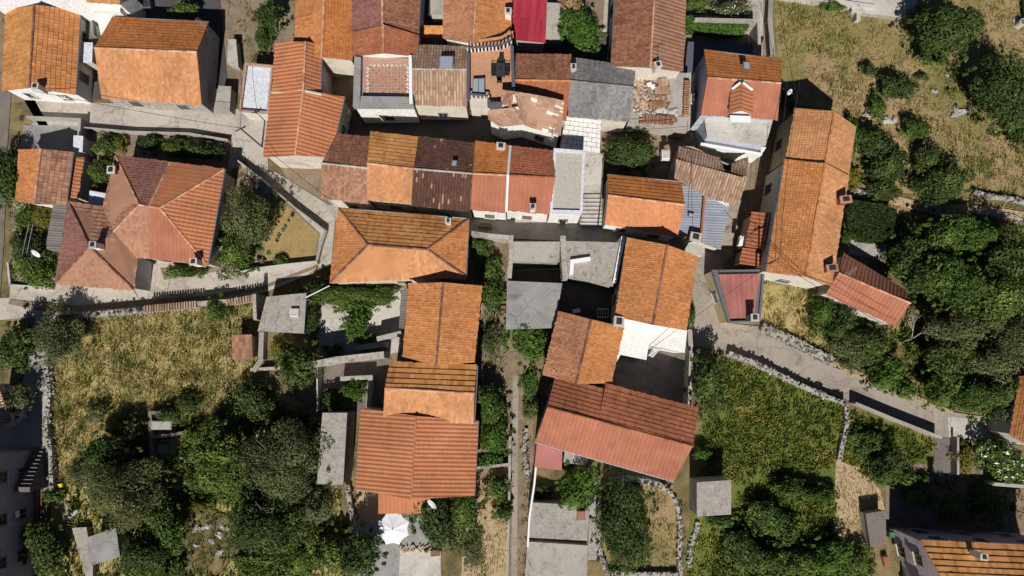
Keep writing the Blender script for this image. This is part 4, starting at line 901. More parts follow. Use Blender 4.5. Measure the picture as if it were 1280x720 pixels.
PL=[
# north-east meadow
('tree','tall dark tree at the top of the meadow beside the concrete platform',1186,34,46,42,D,6.5),
('tree','lighter green tree lobe at the foot of the tall dark tree',1168,62,24,20,G_,3.5),
('tree','broad dark tree reaching the east edge of the meadow',1262,112,46,50,D,6.5),
('shrub','brown leaved shrub between the platform and the tall dark tree',1148,22,14,18,O,2.5),
('bush','round dark bush standing alone in the middle of the meadow',1121,107,22,22,D,2.6),
('shrub','small dark shrub above and left of the lone round bush',1086,87,9,9,D,1.3),
('shrub','tiny shrub to the right of the lone round bush',1153,96,8,5,D,.9),
('shrub','slim shrub with a pointed shadow below the lone round bush',1098,136,10,14,G_,1.8),
('shrub','leafy shrub above the twin dark bushes by the orange house',1145,160,15,18,G_,2.2),
('bush','dark bush closest to the gable of the long orange house',1096,180,30,20,D,3.0),
('bush','spreading dark bush behind the stone heap',1112,208,34,28,D,3.4),
('bush','large round dark bush at the end of the meadow path',1182,228,36,33,D,3.8),
('bush','small dark bush on the edge of the meadow path',1106,240,17,15,D,2.0),
('bush','dim bush half behind the large round dark bush',1160,196,20,20,D,2.5),
('shrub','yellow green creeper on the east wall of the long orange house',1066,165,6,20,B_,2.2),
('shrub','yellow green creeper near the brown chimney',1066,222,9,14,Y,1.5),
('shrub','bright green shrub beside the clipped dark plot',1058,295,5,14,B_,1.5),
('shrub','dark green shrub at the frame edge north of the meadow',1042,8,14,8,G_,1.5),
('shrub','low shrub by the modern house gable',982,125,9,16,D,2.2),
('shrub','dark shrub at the northeast frame edge of the meadow',1275,165,16,22,D,2.5),
# woods to the east
('shrub','low grey green shrub at the corner of the clipped dark plot',1146,288,20,18,G_,2.2),
('tree','bright green tree at the top of the eastern woods',1212,292,40,28,B_,5),
('tree','green tree in the eastern woods by the white stick',1178,300,30,26,G_,4.5),
('tree','shadowed tree just east of the gravel clearing',1130,318,26,26,D,4),
('tree','dark green tree above the end of the small angled house',1152,345,34,30,D,5),
('tree','mid green tree in the middle of the eastern woods',1195,352,40,38,G_,6),
('tree','dark tree at the east frame edge in the woods',1262,325,40,36,D,6),
('tree','tall green tree deep in the eastern woods',1240,375,44,40,G_,6.5),
('tree','dusky tree near the east edge above the cut off roof',1268,420,34,36,O,6),
('tree','olive grey tree in the lower woods',1195,410,34,28,O,5),
('tree','dark tree south of the bare branched tree',1185,445,36,30,D,4.5),
('tree','green tree low in the woods above the lane',1178,485,26,26,G_,3.6),
('tree','wide green tree leaning over the lane by the pale paving',1222,492,36,32,G_,4.6),
('tree','grey green tree above the pale paving',1240,452,32,28,O,4.6),
('tree','dark tree beside the cut off orange roof',1255,492,22,28,D,4),
('bush','dense green bush on the lane side under the angled house',1108,465,28,24,G_,2.8),
('bush','dark bush in the hollow below the angled house',1082,430,30,26,D,3),
('bush','olive toned bush on the slope below the angled house',1062,432,22,26,O,2.8),
('bush','green bush at the foot of the long orange house south gable',1030,392,22,24,G_,2.6),
('bush','dark bush between the dry slope and the angled house',1050,402,22,24,D,2.8),
('shrub','small olive shrub on the stone bank of the lane',1065,452,16,14,O,1.5),
('shrub','small green shrub hanging over the lane verge',1130,488,14,10,G_,1.2),
# south-east
('tree','leafy tree at the lane corner casting a round shadow on the road',886,478,26,38,D,4.6),
('shrub','pale flowered shrub at the corner of the long angled house',893,505,14,12,O,1.4),
('shrub','green shrub on the wall of the tall orange house',862,393,6,18,G_,2),
('flowering_bush','white flowering bush by the shaded yard',1256,577,32,26,G_,3),
('shrub','yellowish shrub between the garden path and the white flowering bush',1205,572,14,18,Y,1.4),
('tree','dark green tree at the corner of the sandy patch',1108,582,24,22,D,3.2),
('bush','bush above the dark tree in the second green plot',1090,555,26,22,G_,1.6),
('shrub','bright sprig in the shaded yard of the mauve house',1155,600,6,5,B_,1),
('shrub','small vine in the shaded yard close to the mauve house',1228,618,10,10,G_,1.4),
('bush','leafy bush on the strip south of the green plot',985,612,24,14,G_,1.8),
('bush','long leafy bush left of the sandy patch',1020,618,22,14,G_,1.8),
('bush','green bush below the lichen spotted shed row',962,648,26,20,G_,2),
('bush','green bush in the south garden near the dark hollow',985,665,22,18,G_,2),
('bush','bright bush at the bottom edge left of the mauve house',1038,694,28,22,B_,2.2),
('bush','green bush at the bottom edge in the south garden',1000,702,26,20,G_,2.2),
('bush','dark bush at the bottom edge below the lichen spotted shed',930,690,24,24,D,2),
('bush','small bush south of the lichen spotted shed',905,652,18,8,G_,1.2),
('shrub','bright green sprig in the shadow of the lichen spotted shed',877,568,10,7,B_,1.6),
('bush','bush at the bottom edge beside the dark bush',965,700,20,20,G_,2),
('bush','bush beside the narrow concrete outbuilding',1070,700,22,20,G_,1.8),
('bush','big dark bush filling the stone ringed garden',782,656,40,56,D,4),
('tree','bright round tree between the long angled house and the concrete terrace',722,606,27,29,B_,4.2),
('shrub','grey leaved shrub in the dark bed by the long white wall',677,612,12,8,O,1),
('vine','bright leafy vine spreading over the carport edge',663,424,33,30,B_,3.2),
('bush','low bright green bed between the vine and the long angled house',663,480,14,22,G_,1),
('shrub','grey green plant at the end of the low bright bed',664,512,10,12,O,1),
('tree','round green tree above the short bright orange roof',789,188,35,33,D,3.6),
# garden west of the footpath
('shrub','leafy climber under the alley at the corner of the hipped house',602,310,12,14,G_,2),
('shrub','green climber beside the garden steps',612,335,12,16,G_,2),
('bush','bush between the orange gabled house and the footpath steps',613,368,17,26,G_,2.4),
('bush','dusty bush beside the orange gabled house',613,425,13,24,O,2),
('fig_tree','upper fig tree behind the small two tone house',612,508,22,24,G_,3.4),
('fig_tree','lower fig tree with bright leaves in the walled garden',617,548,24,28,B_,3.4),
('shrub','small fruit tree over the straw garden',622,612,14,14,G_,2),
('shrub','spindly young tree at the straw garden path',627,640,12,12,G_,1.8),
('tree','dark tree at the corner of the russet house beside the parasol',545,652,30,34,D,4.2),
('tree','green tree just right of the dark tree by the russet house',580,640,24,30,G_,3.8),
('bush','grass green bush below the corner of the russet house',590,690,16,22,O,1.2),
# planted courtyard
('vine','grape vine canopy along the south eave of the large hipped house',430,368,46,20,G_,2.6),
('vine','western end of the grape vine near the white pole',398,362,22,16,D,2.6),
('shrub','young tree with sparse leaves in the pale courtyard',445,405,20,24,B_,2.8),
('shrub','small courtyard vine in front of the dark yard',440,490,17,15,B_,2.4),
('tree','dark olive tree beside the concrete hut garden',372,455,27,30,D,4),
('bush','yellow green bush in the hut garden',350,437,12,13,Y,1.3),
('shrub','dark shrub on the shady side of the concrete hut',390,400,10,22,D,2),
# big trees in the south-west
('olive_tree','largest olive tree dark and wide beside the ruined slab',350,578,60,56,O,7),
('olive_tree','dark olive tree below the largest olive tree',335,655,48,44,D,6),
('olive_tree','wide grey green olive tree near the slab roofed shed',150,616,56,47,O,6.4),
('tree','green tree between the two widest olive trees',268,575,40,40,G_,5.5),
('tree','shadowy tree above the wide grey green olive tree',130,562,28,22,D,4),
('tree','dark tree at the lower left south of the grey olive tree',182,692,32,34,D,4.6),
('tree','dark tree in the hollow below the middle green tree',205,660,26,30,G_,4),
('tree','dark tree at the bottom edge beside the rock cluster',320,702,40,28,G_,4.6),
('tree','dark tree at the bottom edge west of the parasol yard',450,690,28,30,D,4.5),
('bush','dark bush in the shaded grass by the ruined slab',410,690,26,26,G_,3),
('bush','dark bush on the dry slope under the tree shadows',210,520,20,14,G_,2),
('bush','dark bush beside the ruined hut',160,538,22,18,D,2.6),
('shrub','small grey green shrub on the dry slope',120,515,14,12,O,1.2),
('bush','green bush hanging over the tile capped wall',271,386,14,20,G_,2.2),
('bush','shaded bush at the dry slope edge near the largest olive tree',318,505,28,24,D,3),
('olive_tree','silvery olive tree at the corner of the lower road',70,420,34,36,O,4.6),
('tree','dense dark tree at the left edge below the lower road',18,432,28,30,D,4),
('olive_tree','small silvery olive tree beside the stair house lane',20,500,18,22,O,3),
('bush','dark bush in the corner by the stair house',55,690,28,34,D,2.6),
('shrub','green shrub on the lane verge by the loose stones',65,620,12,8,G_,1),
('bush','grassy bush on the slope between wall and olive tree',395,635,26,30,O,1.4),
('bush','leafy bush in the shaded yard near the garden path',1150,622,18,14,G_,1.8),
('bush','dark bush against the north wall of the mauve house',1195,640,22,14,G_,2),
('bush','broad bush in the shaded yard below the pale wall',1240,630,24,14,G_,2),
('shrub','dim shrub in the corner of the shaded yard',1130,600,16,12,G_,1.6),
('bush','yellow toned shrub among the dark olives',245,632,14,10,Y,1.0),
# west gardens
('tree','dark tree at the left edge beside the small brown house',8,222,25,36,D,4),
('shrub','shrub at the north end of the west garden',30,272,15,18,G_,1.8),
('shrub','yellow flowering shrub in the west garden',50,272,14,16,Y,1.6),
('bush','dark bush in the middle of the west garden',28,305,18,22,D,2.2),
('bush','leafy bush at the south corner of the west garden',42,338,28,22,G_,2.2),
('bush','small bush next to the grey lean-to in the west garden',60,322,12,14,D,1.6),
('bush','green bush beside the orange lean-to strip',122,215,16,18,G_,2.2),
('shrub','green shrub near the garden wall by the patio',128,180,14,14,G_,1.8),
('shrub','yellow leaved shrub by the white garden path',150,180,7,12,Y,1.2),
('bush','dark bush north of the two tone hipped house',186,180,17,13,D,2),
('bush','green bush in the middle of the dark north garden',216,186,20,15,G_,2.2),
('bush','dark bush at the east end of the dark north garden',252,188,24,14,D,2.2),
('olive_tree','big silvery olive tree in the garden beside the diagonal street',315,275,36,42,O,5),
('tree','dark green tree below the silvery olive tree',295,318,28,26,G_,3.6),
('bush','leafy shrub against the hipped house east wall',275,290,10,24,G_,2),
('bush','round green bush in front of the hipped house',229,339,24,10,G_,1.6),
('shrub','small bush at the corner of the mown plot',350,326,8,6,G_,1),
# north edge
('tree','dark conifer at the top edge beside the dry yard',336,22,20,22,D,4),
('bush','dark shrub below the conifer at the top edge',327,48,12,20,G_,2),
('bush','leafy green bush at the top edge between white walls',228,10,18,10,G_,2),
('tree','bright green round tree beside the crimson roof',727,38,28,27,B_,4.2),
('palm_tree','dry tan palm crown above the bright green tree',712,6,12,14,'l_dry',4.4),
('bush','round bush at the top edge above the clipped hedge',872,5,14,10,G_,2),
('flowering_bush','pale flowered oleander above the clipped hedge',915,10,24,12,O,2.4),
('shrub','green plant beside the white panelled canopy',738,200,10,12,G_,1.2),
]
for p in PL:
    kind,label,px,py,rx,ry,mat,h=p
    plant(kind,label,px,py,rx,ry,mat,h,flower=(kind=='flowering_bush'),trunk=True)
# bare branched tree in the woods
root=thing('bare_tree','grey tree with bare twisting branches above the dry hollow','tree',W(1128,422),None); mb=MB(); rg=random.Random(5)
b=W(1124,428)
def br(p,d,L,r,dep):
    q=p+d*L; mb.tube(p,q,r,r*.65,6)
    if dep:
        for i in range(3): 
            a=Vector((d.x+rg.uniform(-.7,.7),d.y+rg.uniform(-.7,.7),d.z*.8+rg.uniform(-.2,.3))).normalized(); br(q,a,L*.72,r*.6,dep-1)
br(b,Vector((.25,.2,1)).normalized(),1.5,.075,4); mb.build('branches',['barkpale'],root)
# clipped hedges
def hedge(label,px,h,mat='l_hedge',n=2600,name='hedge'):
    P=[W(x,y,h) for x,y in px]; poly=[(p.x,p.y) for p in P]; rg=np.random.default_rng(len(label)); xs=[p[0] for p in poly]; ys=[p[1] for p in poly]
    Q=[]; c=np.array([0,0,0.]); pts=[]
    while len(pts)<n:
        x=rg.uniform(min(xs),max(xs)); y=rg.uniform(min(ys),max(ys))
        if inside(x,y,poly): pts.append((x,y,h-abs(rg.normal())*.10))
    m=len(P)
    for i in range(m):
        a,b=P[i],P[(i+1)%m]
        for k in range(int((b-a).length*h*40)): t=rg.random(); q=a+(b-a)*t; pts.append((q.x,q.y,rg.random()*h))
    pts=np.array(pts); d=rg.normal(size=pts.shape)*.7+np.array([0,0,.9]); d/=np.linalg.norm(d,axis=1)[:,None]
    a=np.cross(d,rg.normal(size=d.shape)); a/=np.linalg.norm(a,axis=1)[:,None]; b=np.cross(d,a); s=.15*(.6+.8*rg.random(len(pts)))[:,None]
    Q=np.stack([pts-a*s,pts-b*s*.5,pts+a*s,pts+b*s*.5],1)
    cen=sum(P,Vector())/m; cen.z=0
    me=quads_mesh(name,Q-np.array(cen),rg.random(len(Q)),[mat]); root=thing(name,label,'hedge',cen)
    o=bpy.data.objects.new('foliage',me); C.objects.link(o); o.parent=root; ORG[o.name]=cen
    mb=MB(); mb.prism([p+(cen+Vector((0,0,h))-p)*.03-Vector((0,0,.22)) for p in P],0); mb.build('inner_growth',['l_dark'],root)
hedge('dark clipped hedge plot beside the long orange house',[(1066,250),(1105,256),(1120,262),(1116,300),(1098,301),(1080,299),(1062,289),(1058,262)],1.5,n=5200)
hedge('clipped bright green hedge in a straight strip beside the long brown roof',[(858,20),(935,23),(936,34),(914,36),(858,31)],1.9,'l_bright',n=3200)

# ------------------------------------------------------------------ grass and ground cover (nobody could count these)
def blades(name,label,polys,dens,L,wd,mat,clump=.6,lay=.8,seed=1,holes=()):
    rg=np.random.default_rng(seed); Q=[];T=[]
    H=[[tuple(W(x,y)[:2]) for x,y in h] for h in holes]
    for px in polys:
        poly=[tuple(W(x,y)[:2]) for x,y in px]; A=abs(area(poly)); n=int(A*dens/12); xs=[p[0] for p in poly]; ys=[p[1] for p in poly]
        k=0
        while k<n:
            x=rg.uniform(min(xs),max(xs)); y=rg.uniform(min(ys),max(ys))
            if not inside(x,y,poly) or any(inside(x,y,h) for h in H): continue
            k+=1; m=12; t=np.clip(rg.normal()*.25+.5+.25*math.sin(x*.55+y*.3)*math.sin(y*.6-x*.2),0,1)
            a0=rg.random()*6.283; hh=L*(.5+.9*rg.random())
            p=np.c_[x+rg.normal(size=m)*clump*.4,y+rg.normal(size=m)*clump*.4,np.zeros(m)]
            an=a0+rg.normal(size=m)*.9; le=hh*(.5+rg.random(m)*.8); ti=lay*(.3+.7*rg.random(m))
            d=np.c_[np.cos(an)*ti,np.sin(an)*ti,np.sqrt(np.maximum(.06,1-ti**2))]*le[:,None]
            s=np.c_[-np.sin(an),np.cos(an),np.zeros(m)]*wd*(.6+.8*rg.random(m))[:,None]
            Q.append(np.stack([p-s*.5,p+s*.5,p+d*.6+s*.45,p+d],1)); T.append(np.clip(t+rg.normal(size=m)*.16,0,1))
    Q=np.concatenate(Q); me=quads_mesh(name,Q,np.concatenate(T),[mat]); o=bpy.data.objects.new(name,me); C.objects.link(o); tag(o,label,'grass',None,'stuff'); return o
slope=[(104,398),(200,390),(300,378),(330,376),(330,425),(322,470),(385,520),(340,540),(250,540),(180,560),(110,600),(72,606),(66,560),(70,460),(80,430)]
blades('dry_grass','tall dry yellow grass on the slope below the lower road',[slope],66,.45,.06,'l_straw',.7,.85,1)
blades('green_grass','olive green weeds mixed into the dry slope',[slope,[(232,600),(330,610),(300,700),(235,690)],[(380,600),(432,605),(440,690),(380,690)],[(70,640),(430,640),(440,735),(60,735)]],20,.6,.08,'l_field',.6,.8,2)
blades('meadow_grass','short olive and straw meadow grass in the north east',[[(966,-10),(1290,-10),(1290,262),(1200,240),(1075,240),(1062,230),(1072,160),(1045,138),(1000,130),(985,100),(968,30)]],30,.36,.06,'l_meadow',.7,.85,3,holes=[[(1060,-20),(1148,-20),(1148,24),(1060,14)]])
blades('dry_grass','dry grass on the slope south of the long orange house',[[(957,358),(1038,362),(1058,425),(1040,448),(985,420),(953,405)]],50,.5,.07,'l_straw',.6,.85,4)
blades('weeds','leafy green weeds covering the walled plots by the lane',[[(897,450),(930,455),(1052,508),(1045,578),(1030,590),(925,600),(915,598),(878,592),(876,560),(885,520)],[(1060,512),(1165,553),(1160,575),(1100,605),(1060,580),(1050,570)]],110,.32,.13,'l_field',.45,.75,5)
blades('weeds','straggly weeds in the south garden',[[(868,660),(915,655),(950,620),(1040,625),(1042,690),(1060,730),(855,730)],[(930,600),(960,600),(940,640),(916,640)]],45,.4,.11,'l_field',.6,.8,6)
blades('straw_litter','cut straw lying on the sandy patches',[[(1047,578),(1075,588),(1098,612),(1104,640),(1083,680),(1060,685),(1044,655)],[(590,640),(634,640),(632,725),(580,725)],[(592,600),(634,595),(634,640),(600,640)]],40,.45,.05,'l_straw',.7,.98,7)
blades('straw_litter','short mown straw in the small plot by the diagonal street',[[(336,274),(350,254),(396,293),(390,324),(333,330)]],40,.2,.05,'l_straw',.6,.95,8)
blades('garden_weeds','thin grass inside the stone ringed garden',[[(805,610),(835,618),(846,650),(846,710),(760,710),(800,690)]],40,.3,.07,'l_meadow',.6,.85,9)
blades('garden_weeds','weeds along the garden footpath',[[(652,540),(665,540),(660,720),(652,720)],[(592,300),(632,300),(632,440),(595,600),(592,590)],[(300,180),(330,240),(300,330),(262,330),(285,230)],[(68,590),(100,610),(105,650),(75,650)],[(300,5),(320,0),(318,80),(306,75)]],30,.35,.08,'l_field',.6,.85,10)
blades('dry_grass','dry verge grass through the eastern woods',[[(1070,240),(1215,250),(1290,262),(1290,300),(1210,262),(1120,300),(1108,262)],[(1110,400),(1150,395),(1160,500),(1140,505),(1110,440)]],36,.4,.065,'l_straw',.6,.85,11)

blades('undergrowth','leafy undergrowth covering the floor of the eastern woods',[[(1112,310),(1150,285),(1200,270),(1290,280),(1290,480),(1250,520),(1170,505),(1160,470),(1110,470),(1050,455),(1020,400),(1030,375),(1120,415),(1145,390),(1130,345)]],34,.5,.17,'l_green',.6,.75,12)
blades('undergrowth','leafy undergrowth between the trees of the south west garden',[[(95,590),(140,545),(235,560),(300,540),(395,530),(395,600),(380,735),(60,735),(90,650)],[(225,530),(330,500),(395,530),(330,620),(240,620)]],36,.5,.16,'l_green',.6,.75,13,holes=[[(235,640),(300,640),(300,700),(280,716),(225,716)],[(85,650),(155,650),(155,712),(85,725)],[(190,510),(225,510),(225,575),(190,575)]])
blades('undergrowth','leafy undergrowth of the south garden by the bottom edge',[[(905,665),(950,605),(1040,605),(1045,690),(1090,700),(1080,735),(880,735)]],55,.45,.17,'l_green',.6,.75,14)
blades('garden_weeds','weeds growing out of the stone walls and verges',[[(905,440),(950,456),(1055,504),(1055,510),(945,462),(903,447)],[(1052,506),(1060,506),(1056,575),(1046,575)],[(748,600),(770,594),(835,608),(835,613),(770,601),(752,612)],[(62,452),(72,452),(74,612),(66,612)],[(950,404),(1045,440),(1190,510),(1188,516),(1040,456),(946,412)],[(846,612),(852,612),(854,715),(846,715)],[(746,615),(752,615),(752,705),(744,705)],[(1214,236),(1290,250),(1290,262),(1214,247)],[(100,390),(330,368),(330,380),(104,400)]],46,.34,.09,'l_field',.5,.8,15)
blades('garden_weeds','weeds in the shaded yard of the mauve house',[[(1120,585),(1280,600),(1280,655),(1175,650),(1170,610),(1115,603)]],40,.4,.13,'l_green',.5,.75,16)
blades('garden_weeds','sparse weeds round the planted courtyard and the olive garden',[[(385,360),(402,360),(400,450),(385,450)],[(300,215),(330,245),(305,330),(240,335),(285,225)],[(16,264),(78,260),(66,350),(18,352)]],36,.35,.12,'l_green',.5,.75,17)

blades('green_grass','greener patches of grass in the north east meadow',[[(968,5),(1065,16),(1060,60),(1040,75),(1000,55),(975,40)],[(1030,100),(1062,85),(1075,130),(1060,165),(1045,135)],[(1150,140),(1200,155),(1285,185),(1285,255),(1215,238),(1195,205),(1150,180)],[(1180,80),(1215,90),(1210,125),(1180,130)]],30,.36,.07,'l_field',.7,.8,18)

for lb,x,y,r,m in (('bush filling the gap between the ruined hut and the largest olive tree',300,520,26,G_),('bush beside the east side of the ruined hut',245,545,20,G_),('dark bush under the middle green tree',250,600,22,D),('bush between the two biggest olive crowns',300,620,24,G_),('bush at the bottom edge left of the rock cluster',215,712,20,G_),('dark bush on the north side of the ruined hut',232,505,16,D),('bush on the west side of the wide grey green olive tree',100,590,16,O),('grey bush south of the largest olive tree',380,625,18,O),('bush at the bottom edge below the olive trees',375,705,24,G_)):
    plant('bush',lb,x,y,r,r*.9,m,1.6)
for kd,lb,x,y,rx,ry,m,h in (('vine','eastern end of the grape vine beside the ribbed grey awning',472,372,22,14,G_,2.4),('vine','thick middle of the grape vine north of the sparse courtyard tree',440,378,24,16,B_,2.5),('shrub','shrub at the foot of the dark yard wall',415,440,12,9,G_,1.3),('shrub','shrub beside the grey stepped courtyard wall',458,425,12,9,G_,1.4),('bush','dark bush in the corner of the dark yard',412,500,14,12,D,1.6)):
    plant(kd,lb,x,y,rx,ry,m,h)
# ================================================================== small things
def rocks(label,pts,mat='boulder'):
    for i,(x,y,r,asp,lb) in enumerate(pts):
        r*=1.0 if label=='m' else .95; mb=MB(); rg=random.Random(i*7+len(label)); c=W(x,y)
        for k in range(4): mb.rock((c.x+rg.uniform(-.5,.5)*r*asp,c.y+rg.uniform(-.3,.3)*r,.16),r*asp*(.7+.5*rg.random()),r*.8,r*.6,0,rg)
        o=mb_build_at(mb,'boulder',[mat],c); tag(o,lb,'rock')
rocks('m',[(1200,141,.55,2.4,'long white boulder lying in the meadow near the broad dark tree'),(1112,151,.5,1.8,'white boulder below the lone round bush'),(1081,145,.4,1.8,'pale boulder left of the white boulder below the lone bush'),(1167,115,.3,1.3,'small pale boulder right of the lone round bush'),(1183,95,.25,1.2,'small stone on the bare patch of the meadow'),
 (1071,115,.28,.7,'thin pale stone row left of the lone round bush'),(960,640,.45,1.0,'white boulder in the south garden bushes'),(1066,683,.45,1.0,'grey boulder beside the narrow concrete outbuilding')])
rocks('s',[(250,661,.5,1.6,'flat grey boulder at the left of the rock cluster'),(262,657,.45,1.2,'top grey boulder of the rock cluster'),(273,667,.5,1.2,'largest pale boulder of the rock cluster'),(282,659,.45,1.3,'right hand boulder of the rock cluster'),(266,676,.35,1.6,'thin boulder under the rock cluster'),(276,690,.4,1.3,'round boulder below the rock cluster'),(247,681,.3,1.5,'low stone left of the thin boulder'),
 (86,632,.5,1.2,'grey boulder on the lane verge'),(92,641,.55,1.4,'wide grey boulder on the lane verge above the yellow bucket'),(66,689,.45,1.4,'boulder in the dark bush by the stair house'),(82,648,.3,1.2,'small stone on the lane verge')])
# parasol
c=W(491,661,2.5); base=Vector((c.x,c.y,0)); root=thing('parasol','white octagonal parasol open beside the low orange porch','parasol',base)
mb=MB(); n=8; rr=1.52; apex=Vector((c.x,c.y,2.68)); rim=[]
for i in range(n):
    a=math.radians(22+45*i); rim.append(Vector((c.x+math.cos(a)*rr,c.y+math.sin(a)*rr,2.3)))
for i in range(n):
    a,b=rim[i],rim[(i+1)%n]; S=6
    def ed(t): p=a+(b-a)*t; k=1-.10*math.sin(math.pi*t); return Vector((c.x+(p.x-c.x)*k,c.y+(p.y-c.y)*k,p.z+.03*math.sin(math.pi*t)))
    for j in range(S):
        for k in range(4):
            def q(t,u): p=ed(t); return apex+(p-apex)*u+Vector((0,0,-.025*math.sin(math.pi*u)*math.sin(math.pi*t)))
            mb.poly([q(j/S,k/4),q(j/S,(k+1)/4),q((j+1)/S,(k+1)/4),q((j+1)/S,k/4)] if k else [apex,q(j/S,.25),q((j+1)/S,.25)])
mb.build('canopy',['canvas'],root)
mb=MB(); mb.tube(base,apex,.035); mb.build('pole',['metal'],root)
mb=MB()
for i in range(n): mb.tube(apex-Vector((0,0,.04)),rim[i]-Vector((0,0,.03)),.015,.012,5)
mb.build('ribs',['metal'],root); mb=MB(); mb.tube(apex-Vector((0,0,.02)),apex+Vector((0,0,.12)),.05,.03); mb.build('finial',['darkmetal'],root)
mb=MB(); mb.tube(base,base+Vector((0,0,.12)),.35,.33,14); mb.build('base',['concrete'],root)
# dining set on the tiled terrace
zt=5.0; tc=W(625.5,87,zt+.7); tb=Vector((tc.x,tc.y,zt)); root=thing('dining_table','dark outdoor dining table on the orange tiled terrace','table',tb)
mb=MB(); mb.box((tb.x,tb.y,zt+.70),.75,1.3,.05); mb.build('tabletop',['darkmetal'],root)
for sx in (-1,1):
    for sy in (-1,1): mb=MB(); mb.box((tb.x+sx*.3,tb.y+sy*.57,zt),.06,.06,.7); mb.build('leg',['darkmetal'],root)
mb=MB(); mb.tube((tb.x,tb.y,zt+.75),(tb.x,tb.y,zt+.95),.09,.06); o=mb_build_at(mb,'lantern',['black'],(tb.x,tb.y,zt+.75)); tag(o,'small dark lantern on the terrace dining table','lantern')
def chair(loc,rot,label):
    root=thing('garden_chair',label,'chair',loc,'chairs around the terrace table'); x,y,z=loc
    def P(a,b,zz): return (x+a*math.cos(rot)-b*math.sin(rot),y+a*math.sin(rot)+b*math.cos(rot),z+zz)
    mb=MB(); mb.box(P(0,0,.42),.40,.40,.05,rot); mb.build('seat',['black'],root)
    mb=MB(); mb.box(P(0,-.24,.47),.40,.05,.45,rot); mb.build('backrest',['black'],root)
    for sx in (-1,1):
        mb=MB(); mb.box(P(sx*.2,0,.64),.04,.38,.04,rot); mb.build('armrest',['black'],root)
        for sy in (-1,1): mb=MB(); mb.box(P(sx*.2,sy*.2,0),.04,.04,.62 if sy>0 else .44,rot); mb.build('leg',['black'],root)
for dx,dy,r,lb in ((-.58,.32,-1.57,'dark garden chair on the west side of the terrace table nearer the baluster rail'),(-.58,-.28,-1.57,'dark garden chair on the west side of the terrace table farther from the rail'),(.58,.34,1.57,'dark garden chair on the east side of the terrace table nearer the baluster rail'),(.58,-.26,1.57,'dark garden chair on the east side of the terrace table farther from the rail'),(.05,.9,3.14,'dark garden chair at the north end of the terrace table'),(-.1,-.88,0,'dark garden chair at the south end of the terrace table')):
    chair((tb.x+dx,tb.y+dy,zt),r,lb)
# dishes, aerials
def dish(px,py,z,label,r=.42,az=2.6):
    p=W(px,py,z); root=thing('satellite_dish',label,'satellite dish',p); d=Vector((math.cos(az),math.sin(az),.75)).normalized(); a=d.orthogonal().normalized(); b=d.cross(a)
    mb=MB(); c=p+Vector((0,0,.45)); N=20
    for k in range(4):
        for i in range(N):
            def q(u,t): th=2*math.pi*t/N; return c+(a*math.cos(th)+b*math.sin(th))*r*u+d*(.28*r*u*u)
            mb.poly([q(k/4,i),q((k+1)/4,i),q((k+1)/4,i+1),q(k/4,i+1)] if k else [c,q(.25,i),q(.25,i+1)])
    mb.build('reflector',['dish'],root,True); mb=MB(); mb.tube(c-b*r*.9+d*.25*r,c+d*r*1.2,.02); mb.tube(c+d*r*1.15,c+d*r*1.4,.05); mb.build('feed_arm',['metal'],root); mb=MB(); mb.tube(p-Vector((0,0,.4)),c,.03); mb.build('mast',['metal'],root)
dish(542,628,3.6,'white satellite dish at the porch corner of the russet house',.5,-2.4); dish(50,317,2.4,'white satellite dish in the west garden by the grey lean-to',.45,-1.9)
dish(984,117,2.5,'white satellite dish on the shrub by the modern house gable',.3,-1)
def aerial(px,py,z,label,h=1.6,rot=.5):
    p=W(px,py,z); root=thing('aerial',label,'aerial',p); mb=MB(); mb.tube(p-Vector((0,0,.3)),p+Vector((0,0,h)),.025); mb.build('mast',['metal'],root); mb=MB(); d=Vector((math.cos(rot),math.sin(rot),0)); e=Vector((-d.y,d.x,0)); t=p+Vector((0,0,h-.1)); mb.tube(t-d*.6,t+d*.6,.018)
    for k in range(6): mb.tube(t+d*(-.5+.2*k)-e*(.3-.03*k),t+d*(-.5+.2*k)+e*(.3-.03*k),.011)
    mb.build('elements',['metal'],root)
aerial(822,78,6.2,'aerial on the pale gable chimney of the long brown roof',1.6,.3); aerial(1053,343,4,'aerial mast at the ridge of the small angled house',1.8,.7); aerial(258,36,4,'aerial on the big mottled orange roof by the dark gable',1.3,-.6); aerial(690,172,4.5,'white aerial on the wall under the streaky roof',1.0,1.2)
# lamp pole by the hipped house
A,B=W(412,357,3.2),W(380,373,3.2); root=thing('lamp_post','white horizontal lamp arm reaching over the vine by the concrete hut','lamp post',(B.x,B.y,0)); mb=MB(); mb.tube((B.x,B.y,0),B,.06); mb.build('pole',['metal'],root); mb=MB(); mb.tube(B,A,.05,.04); mb.build('arm',['whitepaint'],root); mb=MB(); mb.box((B.x,B.y,3.2),.25,.18,.12,.5); mb.build('lamp_head',['metal'],root)
